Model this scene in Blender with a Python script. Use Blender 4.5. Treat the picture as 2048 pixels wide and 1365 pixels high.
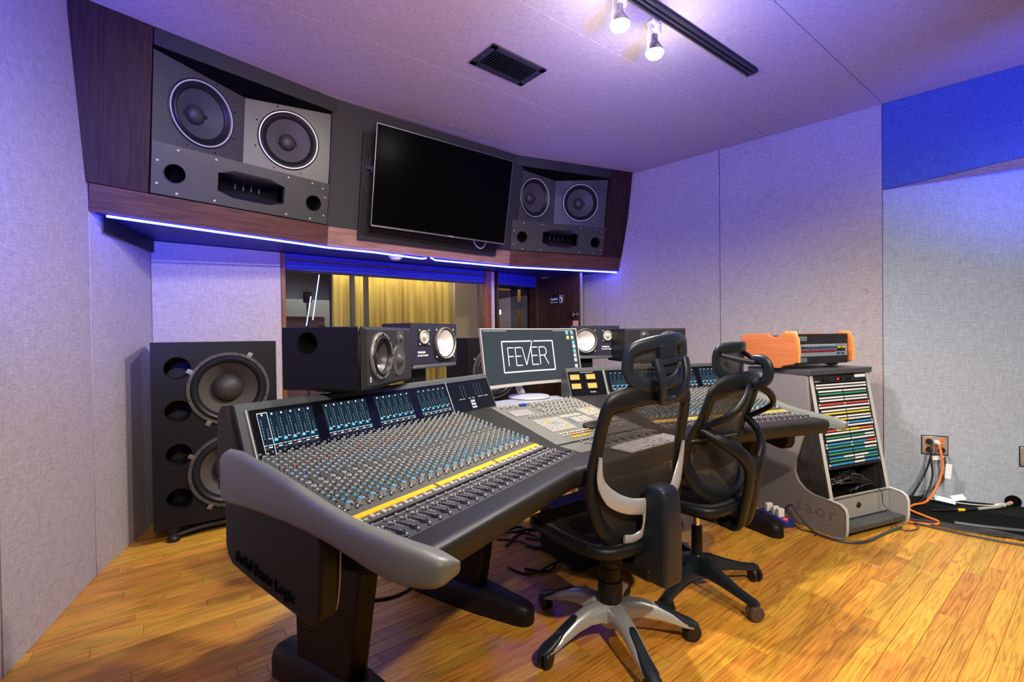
import bpy, bmesh, math, random
from mathutils import Vector, Matrix, Euler
random.seed(7)
PI = math.pi
S = bpy.context.scene
C = S.collection
for o in list(bpy.data.objects): bpy.data.objects.remove(o)

# ------------------------------------------------------------------ camera
cam = bpy.data.objects.new('camera', bpy.data.cameras.new('camera')); C.objects.link(cam)
cam.data.sensor_width = 36.0; cam.data.sensor_fit = 'HORIZONTAL'
cam.data.lens = 950.0 * 36.0 / 2048.0
cam.data.clip_start = 0.02
_p, _r = 0.0104, 0.0125
_F = Vector((0, math.cos(_p), -math.sin(_p)))
_U0 = Vector((0, math.sin(_p), math.cos(_p))); _R0 = Vector((1, 0, 0))
_R = _R0 * math.cos(_r) - _U0 * math.sin(_r)
_U = _U0 * math.cos(_r) + _R0 * math.sin(_r)
_m = Matrix((( _R.x, _U.x, -_F.x, 0.0), (_R.y, _U.y, -_F.y, 0.0), (_R.z, _U.z, -_F.z, 1.27), (0, 0, 0, 1)))
cam.matrix_world = _m
S.camera = cam

# ------------------------------------------------------------------ world, exposure
w = bpy.data.worlds.new('world'); S.world = w; w.use_nodes = True
w.node_tree.nodes['Background'].inputs[0].default_value = (0.30, 0.32, 0.45, 1)
w.node_tree.nodes['Background'].inputs[1].default_value = 0.02
S.view_settings.view_transform = 'Standard'; S.view_settings.look = 'None'
S.view_settings.gamma = 1.0; S.view_settings.use_curve_mapping = False
S.view_settings.exposure = 0.70

def area(name, loc, target, sx, sy, power, col, spread=PI):
    l = bpy.data.lights.new(name, 'AREA'); l.shape = 'RECTANGLE'; l.size = sx; l.size_y = sy
    l.energy = power; l.color = col; l.spread = spread
    o = bpy.data.objects.new(name, l); C.objects.link(o); o.location = loc
    o.rotation_euler = (Vector(target) - Vector(loc)).to_track_quat('-Z', 'Y').to_euler()
    return o
def spot(name, loc, target, power, col, angle, blend=0.6, r=0.04):
    l = bpy.data.lights.new(name, 'SPOT'); l.energy = power; l.color = col
    l.spot_size = math.radians(angle); l.spot_blend = blend; l.shadow_soft_size = r
    o = bpy.data.objects.new(name, l); C.objects.link(o); o.location = loc
    o.rotation_euler = (Vector(target) - Vector(loc)).to_track_quat('-Z', 'Y').to_euler()
    return o
def point(name, loc, power, col, r=0.05):
    l = bpy.data.lights.new(name, 'POINT'); l.energy = power; l.color = col; l.shadow_soft_size = r
    o = bpy.data.objects.new(name, l); C.objects.link(o); o.location = loc
    return o
WARM = (1.0, 0.84, 0.64); WHITE = (1.0, 0.92, 0.84); BLUE = (0.06, 0.10, 1.0)
# the two track lamps in view
spot('track_beam_near', (0.545, 2.365, 2.76), (0.10, 2.70, 0), 92, WHITE, 156, 0.7, 0.035)
spot('track_beam_far', (0.79, 2.605, 2.76), (0.80, 2.95, 0), 92, WHITE, 150, 0.7, 0.035)
point('bulb_glow_near', (0.50, 2.33, 2.70), 5, WHITE, 0.05)
point('bulb_glow_far', (0.84, 2.64, 2.70), 5, WHITE, 0.05)
# unseen fill spots, added overhead and behind the camera to brighten the room
spot('fill_rear', (0.10, 1.75, 2.85), (-1.0, 3.0, 0.9), 60, WHITE, 120, 0.8, 0.04)
spot('fill_back', (1.1, -0.5, 2.85), (1.3, 1.7, 0.0), 210, WARM, 80, 0.9, 0.05)
spot('fill_right', (2.2, 0.9, 2.85), (2.4, 2.3, 0.0), 120, WARM, 95, 0.9, 0.05)
spot('fill_front_wall', (0.6, -1.0, 2.85), (-0.8, 3.7, 1.5), 330, (1.0, 0.88, 0.80), 56, 0.9, 0.05)
spot('fill_grey_wall', (1.9, -0.5, 2.85), (3.3, 3.3, 0.9), 210, (0.82, 0.94, 1.0), 50, 0.9, 0.05)
spot('fill_left', (-0.6, 0.3, 2.85), (-1.6, 1.6, 1.0), 14, (1.0, 0.86, 0.95), 90, 0.9, 0.05)
# blue light strips of the rear and side of the room, thrown at walls and ceiling
spot('blue_ceiling', (1.0, 0.7, 1.7), (1.25, 3.1, 3.0), 340, BLUE, 75, 1.0, 0.15)
spot('blue_ceiling_left', (-0.3, 0.3, 1.7), (-0.5, 1.9, 3.0), 80, (0.35, 0.15, 1.0), 100, 1.0, 0.15)
spot('blue_left_wall', (-0.75, 0.35, 1.75), (-1.95, 1.45, 2.1), 420, BLUE, 75, 1.0, 0.12)
spot('blue_right_wall', (3.3, 0.8, 1.8), (3.55, 3.1, 2.75), 330, BLUE, 52, 1.0, 0.12)
spot('warm_ceiling_fill', (0.6, 0.4, 1.6), (-0.3, 3.1, 3.0), 95, (1.0, 0.60, 0.50), 80, 1.0, 0.2)  # unseen warm fill, added to brighten the ceiling

# ------------------------------------------------------------------ materials
MATS = {}
def nt(name):
    m = bpy.data.materials.new(name); m.use_nodes = True; t = m.node_tree
    MATS[name] = m
    return m, t, t.nodes['Principled BSDF']
def pmat(name, col, rough=0.5, metal=0.0, spec=0.5, coat=0.0, bump=0.0, bscale=200.0, var=0.0, vscale=6.0, alpha=None, trans=0.0, emis=None, estr=0.0):
    m, t, b = nt(name)
    b.inputs['Base Color'].default_value = (*col, 1); b.inputs['Roughness'].default_value = rough
    b.inputs['Metallic'].default_value = metal; b.inputs['Specular IOR Level'].default_value = spec
    b.inputs['Coat Weight'].default_value = coat
    b.inputs['Transmission Weight'].default_value = trans
    if emis:
        b.inputs['Emission Color'].default_value = (*emis, 1); b.inputs['Emission Strength'].default_value = estr
    N, L = t.nodes.new, t.links.new
    tc = None
    if bump or var:
        tc = N('ShaderNodeTexCoord')
    if bump:
        n = N('ShaderNodeTexNoise'); n.inputs['Scale'].default_value = bscale; n.inputs['Detail'].default_value = 3
        L(tc.outputs['Object'], n.inputs['Vector'])
        bp = N('ShaderNodeBump'); bp.inputs['Strength'].default_value = bump; bp.inputs['Distance'].default_value = 0.002
        L(n.outputs['Fac'], bp.inputs['Height']); L(bp.outputs['Normal'], b.inputs['Normal'])
    if var:
        n = N('ShaderNodeTexNoise'); n.inputs['Scale'].default_value = vscale; n.inputs['Detail'].default_value = 5
        L(tc.outputs['Object'], n.inputs['Vector'])
        r = N('ShaderNodeMapRange'); r.inputs[3].default_value = 1 - var; r.inputs[4].default_value = 1 + var
        L(n.outputs['Fac'], r.inputs[0])
        mx = N('ShaderNodeMix'); mx.data_type = 'RGBA'; mx.blend_type = 'MULTIPLY'; mx.inputs[0].default_value = 1
        mx.inputs[6].default_value = (*col, 1); L(r.outputs[0], mx.inputs[7]); L(mx.outputs[2], b.inputs['Base Color'])
    return m
def emat(name, col, strength):
    m = bpy.data.materials.new(name); m.use_nodes = True; t = m.node_tree
    t.nodes.remove(t.nodes['Principled BSDF'])
    e = t.nodes.new('ShaderNodeEmission'); e.inputs[0].default_value = (*col, 1); e.inputs[1].default_value = strength
    t.links.new(e.outputs[0], t.nodes['Material Output'].inputs[0]); MATS[name] = m
    return m

def fabric(name, c1, c2, rz):
    """woven wall cloth: fine warp and weft streaks; rz turns the weave with the wall"""
    m, t, b = nt(name); N, L = t.nodes.new, t.links.new
    b.inputs['Roughness'].default_value = 0.95; b.inputs['Specular IOR Level'].default_value = 0.15
    tc = N('ShaderNodeTexCoord')
    rot = N('ShaderNodeMapping'); rot.inputs['Rotation'].default_value = (0, 0, rz)
    L(tc.outputs['Object'], rot.inputs['Vector'])
    outs = []
    for sc in ((18, 18, 420) if not name.endswith('ceiling') else (18, 420, 18), (420, 420, 18) if not name.endswith('ceiling') else (420, 18, 18), (120, 120, 120)):
        mp = N('ShaderNodeMapping'); mp.inputs['Scale'].default_value = sc
        L(rot.outputs[0], mp.inputs['Vector'])
        n = N('ShaderNodeTexNoise'); n.inputs['Scale'].default_value = 1.0; n.inputs['Detail'].default_value = 3; n.inputs['Roughness'].default_value = 0.6
        L(mp.outputs[0], n.inputs['Vector']); outs.append(n.outputs['Fac'])
    a = N('ShaderNodeMath'); a.operation = 'ADD'; L(outs[0], a.inputs[0]); L(outs[1], a.inputs[1])
    a2 = N('ShaderNodeMath'); a2.operation = 'MULTIPLY_ADD'; L(outs[2], a2.inputs[0]); a2.inputs[1].default_value = 0.35; L(a.outputs[0], a2.inputs[2])
    mr = N('ShaderNodeMapRange'); mr.inputs[1].default_value = 0.88; mr.inputs[2].default_value = 1.48
    L(a2.outputs[0], mr.inputs[0])
    mx = N('ShaderNodeMix'); mx.data_type = 'RGBA'; mx.inputs[6].default_value = (*c1, 1); mx.inputs[7].default_value = (*c2, 1)
    L(mr.outputs[0], mx.inputs[0]); L(mx.outputs[2], b.inputs['Base Color'])
    bp = N('ShaderNodeBump'); bp.inputs['Strength'].default_value = 0.35; bp.inputs['Distance'].default_value = 0.002
    L(a2.outputs[0], bp.inputs['Height']); L(bp.outputs[0], b.inputs['Normal'])
    return m
FC1, FC2 = (0.30, 0.262, 0.268), (0.585, 0.53, 0.52)
fabric('fabric', FC1, FC2, 0.0)
fabric('fabric_ceiling', FC1, FC2, math.radians(-38))
fabric('fabric_blue', (0.050, 0.085, 0.26), (0.105, 0.165, 0.44), 0.0)
fabric('fabric_grey', (0.27, 0.30, 0.34), (0.54, 0.59, 0.63), 0.0)

def wood(name, c1, c2, axis=2, scale=1.0, rough=0.4, spec=0.5, island=False, dark=None, ring=1.0, gap=0.0):
    m, t, b = nt(name); N, L = t.nodes.new, t.links.new
    b.inputs['Roughness'].default_value = rough; b.inputs['Specular IOR Level'].default_value = spec
    tc = N('ShaderNodeTexCoord')
    geo = N('ShaderNodeNewGeometry'); oi = N('ShaderNodeObjectInfo')
    rnd = N('ShaderNodeMath'); rnd.operation = 'ADD'; L(geo.outputs['Random Per Island'], rnd.inputs[0]); L(oi.outputs['Random'], rnd.inputs[1])
    rf = N('ShaderNodeMath'); rf.operation = 'FRACT'; L(rnd.outputs[0], rf.inputs[0])
    off = N('ShaderNodeVectorMath'); off.operation = 'SCALE'; off.inputs[0].default_value = (37.1, 19.7, 53.3); L(rf.outputs[0], off.inputs['Scale'])
    ad = N('ShaderNodeVectorMath'); ad.operation = 'ADD'; L(tc.outputs['Object'], ad.inputs[0])
    if island: L(off.outputs[0], ad.inputs[1])
    mp = N('ShaderNodeMapping'); sc = [14 * scale] * 3; sc[axis] = .8 * scale; mp.inputs['Scale'].default_value = sc
    L(ad.outputs[0], mp.inputs['Vector'])
    n1 = N('ShaderNodeTexNoise'); n1.inputs['Scale'].default_value = 1.0; n1.inputs['Detail'].default_value = 2; n1.inputs['Distortion'].default_value = 0.4
    L(mp.outputs[0], n1.inputs['Vector'])
    # growth rings: bands of the low noise
    ml = N('ShaderNodeMath'); ml.operation = 'MULTIPLY'; ml.inputs[1].default_value = 23.0 * ring; L(n1.outputs['Fac'], ml.inputs[0])
    sn = N('ShaderNodeMath'); sn.operation = 'SINE'
    m2 = N('ShaderNodeMath'); m2.operation = 'MULTIPLY'; m2.inputs[1].default_value = PI; L(ml.outputs[0], m2.inputs[0]); L(m2.outputs[0], sn.inputs[0])
    ab = N('ShaderNodeMapRange'); ab.inputs[1].default_value = -1; ab.inputs[2].default_value = 1; L(sn.outputs[0], ab.inputs[0])
    pw = N('ShaderNodeMath'); pw.operation = 'POWER'; pw.inputs[1].default_value = 2.2; L(ab.outputs[0], pw.inputs[0])
    # fine pores
    mp2 = N('ShaderNodeMapping'); sc2 = [260 * scale] * 3; sc2[axis] = 9 * scale; mp2.inputs['Scale'].default_value = sc2
    L(ad.outputs[0], mp2.inputs['Vector'])
    n2 = N('ShaderNodeTexNoise'); n2.inputs['Scale'].default_value = 1.0; n2.inputs['Detail'].default_value = 4
    L(mp2.outputs[0], n2.inputs['Vector'])
    f = N('ShaderNodeMath'); f.operation = 'MULTIPLY_ADD'; L(pw.outputs[0], f.inputs[0]); f.inputs[1].default_value = 0.52
    f2 = N('ShaderNodeMapRange'); f2.inputs[1].default_value = 0.35; f2.inputs[2].default_value = 0.75; f2.inputs[4].default_value = 0.62; L(n2.outputs['Fac'], f2.inputs[0]); L(f2.outputs[0], f.inputs[2])
    mx = N('ShaderNodeMix'); mx.data_type = 'RGBA'; mx.inputs[6].default_value = (*c1, 1); mx.inputs[7].default_value = (*c2, 1)
    L(f.outputs[0], mx.inputs[0])
    out = mx.outputs[2]
    if island:
        hr = N('ShaderNodeMapRange'); hr.inputs[3].default_value = 0.76; hr.inputs[4].default_value = 1.14; L(rf.outputs[0], hr.inputs[0])
        mm = N('ShaderNodeMix'); mm.data_type = 'RGBA'; mm.blend_type = 'MULTIPLY'; mm.inputs[0].default_value = 1
        L(out, mm.inputs[6]); L(hr.outputs[0], mm.inputs[7])
        hs = N('ShaderNodeHueSaturation'); r2 = N('ShaderNodeMath'); r2.operation = 'MULTIPLY'; r2.inputs[1].default_value = 7.3; L(rf.outputs[0], r2.inputs[0])
        r3 = N('ShaderNodeMath'); r3.operation = 'FRACT'; L(r2.outputs[0], r3.inputs[0])
        r4 = N('ShaderNodeMapRange'); r4.inputs[3].default_value = 0.488; r4.inputs[4].default_value = 0.512; L(r3.outputs[0], r4.inputs[0])
        L(r4.outputs[0], hs.inputs['Hue']); L(mm.outputs[2], hs.inputs['Color']); out = hs.outputs[0]
    L(out, b.inputs['Base Color'])
    bp = N('ShaderNodeBump'); bp.inputs['Strength'].default_value = 0.12; bp.inputs['Distance'].default_value = 0.001
    L(f.outputs[0], bp.inputs['Height']); L(bp.outputs[0], b.inputs['Normal'])
    return m
wood('oak', (0.79, 0.41, 0.050), (0.40, 0.150, 0.017), axis=0, rough=0.30, island=True, scale=1.15)
wood('walnut', (0.042, 0.015, 0.013), (0.012, 0.005, 0.005), axis=2, rough=0.50, spec=0.2, scale=1.3, ring=.55)
wood('walnut_h', (0.105, 0.042, 0.030), (0.040, 0.014, 0.012), axis=0, rough=0.34, scale=1.3, ring=.55)
wood('rail_light', (0.30, 0.165, 0.13), (0.16, 0.08, 0.065), axis=0, rough=0.34, scale=1.3, ring=.55)
wood('door_wood', (0.060, 0.024, 0.012), (0.022, 0.010, 0.007), axis=2, rough=0.4, scale=0.6)
wood('frame_wood', (0.22, 0.075, 0.025), (0.10, 0.032, 0.012), axis=2, rough=0.4)
wood('cherry', (0.62, 0.20, 0.065), (0.46, 0.135, 0.040), axis=1, rough=0.42, ring=0.25)
wood('cherry_edge', (0.72, 0.30, 0.055), (0.60, 0.22, 0.035), axis=2, rough=0.35, ring=0.3)
wood('dark_laminate', (0.035, 0.032, 0.030), (0.014, 0.013, 0.013), axis=2, rough=0.5)
pmat('soffit_black', (0.020, 0.021, 0.022), 0.62, spec=0.3, bump=0.2, bscale=500)
pmat('baffle_black', (0.042, 0.043, 0.038), 0.36, spec=0.5, bump=0.08, bscale=300, var=0.25, vscale=7)
pmat('black', (0.010, 0.010, 0.011), 0.5, spec=0.3)
pmat('led_glow_blue', (0.030, 0.036, 0.34), 0.45, spec=0.3)  # dark surface with the light strip's blue glow put into its colour
pmat('horn_black', (0.012, 0.012, 0.013), 0.28, spec=0.6)
pmat('shelf_metal', (0.26, 0.27, 0.30), 0.4)
pmat('deep_black', (0.002, 0.002, 0.002), 0.9, spec=0.1)
pmat('sub_black', (0.006, 0.006, 0.008), 0.45, spec=0.25, bump=0.1, bscale=600)
pmat('rubber', (0.012, 0.012, 0.013), 0.42, spec=0.3)
pmat('cone', (0.050, 0.050, 0.050), 0.5, spec=0.4)
pmat('cone_sub', (0.070, 0.062, 0.052), 0.6, bump=0.5, bscale=260, spec=0.3)
pmat('dustcap', (0.032, 0.031, 0.030), 0.5, spec=0.4)
pmat('sub_ring', (0.055, 0.050, 0.045), 0.45)
pmat('chrome', (0.75, 0.75, 0.76), 0.22, metal=1.0)
pmat('steel', (0.42, 0.42, 0.43), 0.35, metal=1.0)
pmat('bright_ring', (0.50, 0.50, 0.50), 0.4, metal=0.3)
pmat('screw', (0.32, 0.32, 0.31), 0.4, metal=0.8)
pmat('tv_screen', (0.0012, 0.0012, 0.0013), 0.22, spec=0.04)
pmat('white_plastic', (0.80, 0.80, 0.80), 0.4)
pmat('white_paper', (0.85, 0.85, 0.84), 0.8)
pmat('grey_cheek', (0.165, 0.178, 0.152), 0.42, bump=0.05, bscale=900)
pmat('console_black', (0.007, 0.007, 0.0075), 0.45, spec=0.3, bump=0.15, bscale=900)
pmat('leather', (0.0165, 0.0170, 0.0150), 0.42, spec=0.35, bump=0.25, bscale=700)
pmat('console_dark', (0.045, 0.047, 0.050), 0.5, bump=0.1, bscale=600)
pmat('deck_grey', (0.070, 0.069, 0.060), 0.5, bump=0.12, bscale=500)
pmat('deck_blue', (0.045, 0.048, 0.058), 0.5)
pmat('deck_light', (0.125, 0.128, 0.110), 0.45)
pmat('bezel_grey', (0.062, 0.070, 0.066), 0.35)
pmat('bezel_purple', (0.012, 0.009, 0.013), 0.4, spec=0.3)
pmat('knob_grey', (0.25, 0.275, 0.262), 0.42)
pmat('knob_white', (0.50, 0.51, 0.47), 0.42)
pmat('knob_blue', (0.07, 0.27, 0.40), 0.4)
pmat('knob_lblue', (0.20, 0.275, 0.33), 0.42)
pmat('knob_red', (0.45, 0.13, 0.09), 0.4)
pmat('knob_base', (0.02, 0.02, 0.02), 0.5, spec=0.3)
pmat('button_white', (0.50, 0.48, 0.41), 0.45)
pmat('button_yellow', (0.80, 0.42, 0.06), 0.4)
pmat('button_black', (0.02, 0.02, 0.02), 0.4, spec=0.3)
pmat('yellow_strip', (0.80, 0.40, 0.012), 0.35, emis=(1.0, 0.5, 0.02), estr=0.08, bump=0.6, bscale=150)
pmat('glass_black', (0.004, 0.005, 0.007), 0.12, spec=0.3)
pmat('mic_grey', (0.10, 0.11, 0.12), 0.35, metal=0.4)
emat('scr_bg', (0.040, 0.048, 0.056), 1.0)
emat('scr_bg2', (0.008, 0.016, 0.028), 1.0)
emat('scr_white', (0.75, 0.80, 0.82), 0.9)
emat('scr_dim', (0.20, 0.32, 0.36), 0.8)
emat('scr_teal', (0.25, 0.62, 0.80), 0.8)
emat('scr_blue', (0.04, 0.32, 0.62), 0.9)
emat('scr_red', (0.75, 0.12, 0.10), 0.6)
emat('scr_logo', (1.0, 1.0, 1.0), 1.0)
emat('scr_yellow', (0.85, 0.80, 0.35), 0.8)
emat('vu_amber', (1.0, 0.50, 0.12), 0.9)
emat('led_red', (1.0, 0.05, 0.03), 1.6)
emat('led_strip', (0.028, 0.046, 1.0), 40.0)
emat('strip_reflection', (0.45, 0.55, 1.0), 2.0)
emat('bulb_lit', (1.0, 0.97, 0.92), 14.0)
pmat('lamp_white', (0.72, 0.72, 0.72), 0.35)
pmat('lamp_black', (0.03, 0.03, 0.03), 0.4)
pmat('cable_black', (0.014, 0.014, 0.015), 0.45)
pmat('cable_grey', (0.045, 0.052, 0.058), 0.45)
pmat('cable_orange', (0.85, 0.20, 0.02), 0.45)
pmat('cable_white', (0.70, 0.70, 0.66), 0.45)
pmat('carpet', (0.008, 0.010, 0.009), 1.0, spec=0.05, bump=1.0, bscale=400)
pmat('tape_yellow', (0.90, 0.55, 0.02), 0.4)
pmat('tan_sleeve', (0.42, 0.40, 0.30), 0.5)
pmat('copper', (0.75, 0.35, 0.25), 0.4)
pmat('plate_steel', (0.55, 0.54, 0.52), 0.35, metal=0.7)
pmat('socket_orange', (0.85, 0.22, 0.04), 0.4)
pmat('power_blue', (0.010, 0.030, 0.26), 0.35)
pmat('rack_grey', (0.29, 0.30, 0.28), 0.5)
pmat('rack_side', (0.225, 0.205, 0.200), 0.45, bump=0.06, bscale=500)
pmat('rack_side_engrave', (0.150, 0.136, 0.132), 0.6)
pmat('rack_top', (0.060, 0.066, 0.068), 0.35)
pmat('rack_edge', (0.50, 0.51, 0.48), 0.5)
pmat('strip_white', (0.75, 0.77, 0.75), 0.5)
pmat('strip_green', (0.04, 0.28, 0.14), 0.5)
pmat('strip_red', (0.62, 0.07, 0.05), 0.5)
pmat('strip_yellow', (0.80, 0.68, 0.03), 0.5)
pmat('strip_blue', (0.03, 0.27, 0.62), 0.5)
pmat('strip_orange', (0.75, 0.20, 0.04), 0.5)
pmat('amp_black', (0.018, 0.020, 0.021), 0.45, spec=0.3)
pmat('amp_face', (0.30, 0.38, 0.46), 0.4, metal=0.2)
pmat('amp_red', (0.22, 0.02, 0.03), 0.4)
pmat('amp_blue', (0.03, 0.06, 0.11), 0.4)
pmat('monitor_silver', (0.62, 0.60, 0.56), 0.3, metal=0.5)
pmat('monitor_base', (0.45, 0.47, 0.52), 0.35, metal=0.3)
pmat('ns_black', (0.012, 0.012, 0.028), 0.5, bump=0.4, bscale=300)
pmat('ns_cone', (0.83, 0.80, 0.74), 0.75)
pmat('ns_tweeter', (0.36, 0.35, 0.31), 0.5)
pmat('dyn_baffle', (0.020, 0.020, 0.021), 0.4, bump=0.1, bscale=500, spec=0.3)
pmat('dyn_wood', (0.004, 0.004, 0.005), 0.45, spec=0.3)
pmat('dyn_cone', (0.05, 0.05, 0.052), 0.35)
pmat('dyn_ring', (0.19, 0.18, 0.165), 0.4, metal=0.4)
pmat('chair_black', (0.0060, 0.0085, 0.0105), 0.42, spec=0.3)
pmat('chair_blue', (0.011, 0.019, 0.029), 0.38, spec=0.4)
pmat('chair_silver', (0.46, 0.50, 0.53), 0.34, metal=0.35, bump=0.05, bscale=200)
pmat('wheel', (0.010, 0.011, 0.012), 0.45, spec=0.35)
pmat('wheel_brown', (0.075, 0.055, 0.045), 0.35)
pmat('mattress_black', (0.011, 0.015, 0.013), 0.9, spec=0.1)
pmat('keyboard_white', (0.78, 0.77, 0.74), 0.4)
pmat('sign_black', (0.008, 0.008, 0.010), 0.4)
pmat('ochre_wall', (0.46, 0.35, 0.14), 0.8, var=0.15, vscale=1.5)
pmat('live_grey', (0.30, 0.34, 0.42), 0.8)
pmat('live_board', (0.42, 0.40, 0.33), 0.8)
pmat('live_maroon', (0.22, 0.12, 0.13), 0.8)
pmat('live_post', (0.16, 0.14, 0.10), 0.7)
pmat('grille_black', (0.030, 0.032, 0.030), 0.45)
pmat('seam_dark', (0.05, 0.035, 0.045), 0.9)
pmat('door_knob', (0.65, 0.60, 0.62), 0.12, metal=1.0)

def mesh_cloth(name, sx, sy, duty, col, rough=0.6):
    """net cloth with real see-through holes"""
    m, t, b = nt(name); N, L = t.nodes.new, t.links.new
    b.inputs['Base Color'].default_value = (*col, 1); b.inputs['Roughness'].default_value = rough
    tc = N('ShaderNodeTexCoord'); sep = N('ShaderNodeSeparateXYZ'); L(tc.outputs['UV'], sep.inputs[0])
    # staggered rows of small oblong holes
    ry = N('ShaderNodeMath'); ry.operation = 'MULTIPLY'; ry.inputs[1].default_value = sy; L(sep.outputs[1], ry.inputs[0])
    fl = N('ShaderNodeMath'); fl.operation = 'FLOOR'; L(ry.outputs[0], fl.inputs[0])
    hf = N('ShaderNodeMath'); hf.operation = 'MULTIPLY'; hf.inputs[1].default_value = 0.5; L(fl.outputs[0], hf.inputs[0])
    rx = N('ShaderNodeMath'); rx.operation = 'MULTIPLY_ADD'; rx.inputs[1].default_value = sx; L(sep.outputs[0], rx.inputs[0]); L(hf.outputs[0], rx.inputs[2])
    res = []
    for src, d in ((rx, duty[0]), (ry, duty[1])):
        fr = N('ShaderNodeMath'); fr.operation = 'FRACT'; L(src.outputs[0], fr.inputs[0])
        gt = N('ShaderNodeMath'); gt.operation = 'LESS_THAN'; gt.inputs[1].default_value = d; L(fr.outputs[0], gt.inputs[0]); res.append(gt)
    mx = N('ShaderNodeMath'); mx.operation = 'MAXIMUM'; L(res[0].outputs[0], mx.inputs[0]); L(res[1].outputs[0], mx.inputs[1])
    L(mx.outputs[0], b.inputs['Alpha'])
    return m
mesh_cloth('net_back', 190, 260, (0.52, 0.48), (0.022, 0.023, 0.024))
mesh_cloth('net_seat', 300, 300, (0.75, 0.75), (0.050, 0.050, 0.048))
mesh_cloth('net_sheer', 420, 420, (0.68, 0.68), (0.034, 0.038, 0.040))
mesh_cloth('net_lumbar', 75, 90, (0.45, 0.50), (0.010, 0.010, 0.010))

def glass(name, tint, refl):
    m = bpy.data.materials.new(name); m.use_nodes = True; t = m.node_tree; N, L = t.nodes.new, t.links.new
    t.nodes.remove(t.nodes['Principled BSDF'])
    tr = N('ShaderNodeBsdfTransparent'); tr.inputs[0].default_value = (*tint, 1)
    gl = N('ShaderNodeBsdfGlossy'); gl.inputs['Roughness'].default_value = 0.02; gl.inputs[0].default_value = (1, 1, 1, 1)
    fr = N('ShaderNodeFresnel'); fr.inputs[0].default_value = 1.5
    ml = N('ShaderNodeMath'); ml.operation = 'MULTIPLY'; ml.inputs[1].default_value = refl; L(fr.outputs[0], ml.inputs[0])
    mx = N('ShaderNodeMixShader'); L(ml.outputs[0], mx.inputs[0]); L(tr.outputs[0], mx.inputs[1]); L(gl.outputs[0], mx.inputs[2])
    L(mx.outputs[0], t.nodes['Material Output'].inputs[0]); MATS[name] = m
    return m
glass('window_glass', (0.90, 0.93, 0.92), 1.6)
M = MATS

# ------------------------------------------------------------------ mesh helpers
def dirv(d): a = math.radians(d); return Vector((math.sin(a), math.cos(a), 0))
def nrm(d): a = math.radians(d); return Vector((math.cos(a), -math.sin(a), 0))   # towards the listening place

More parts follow.
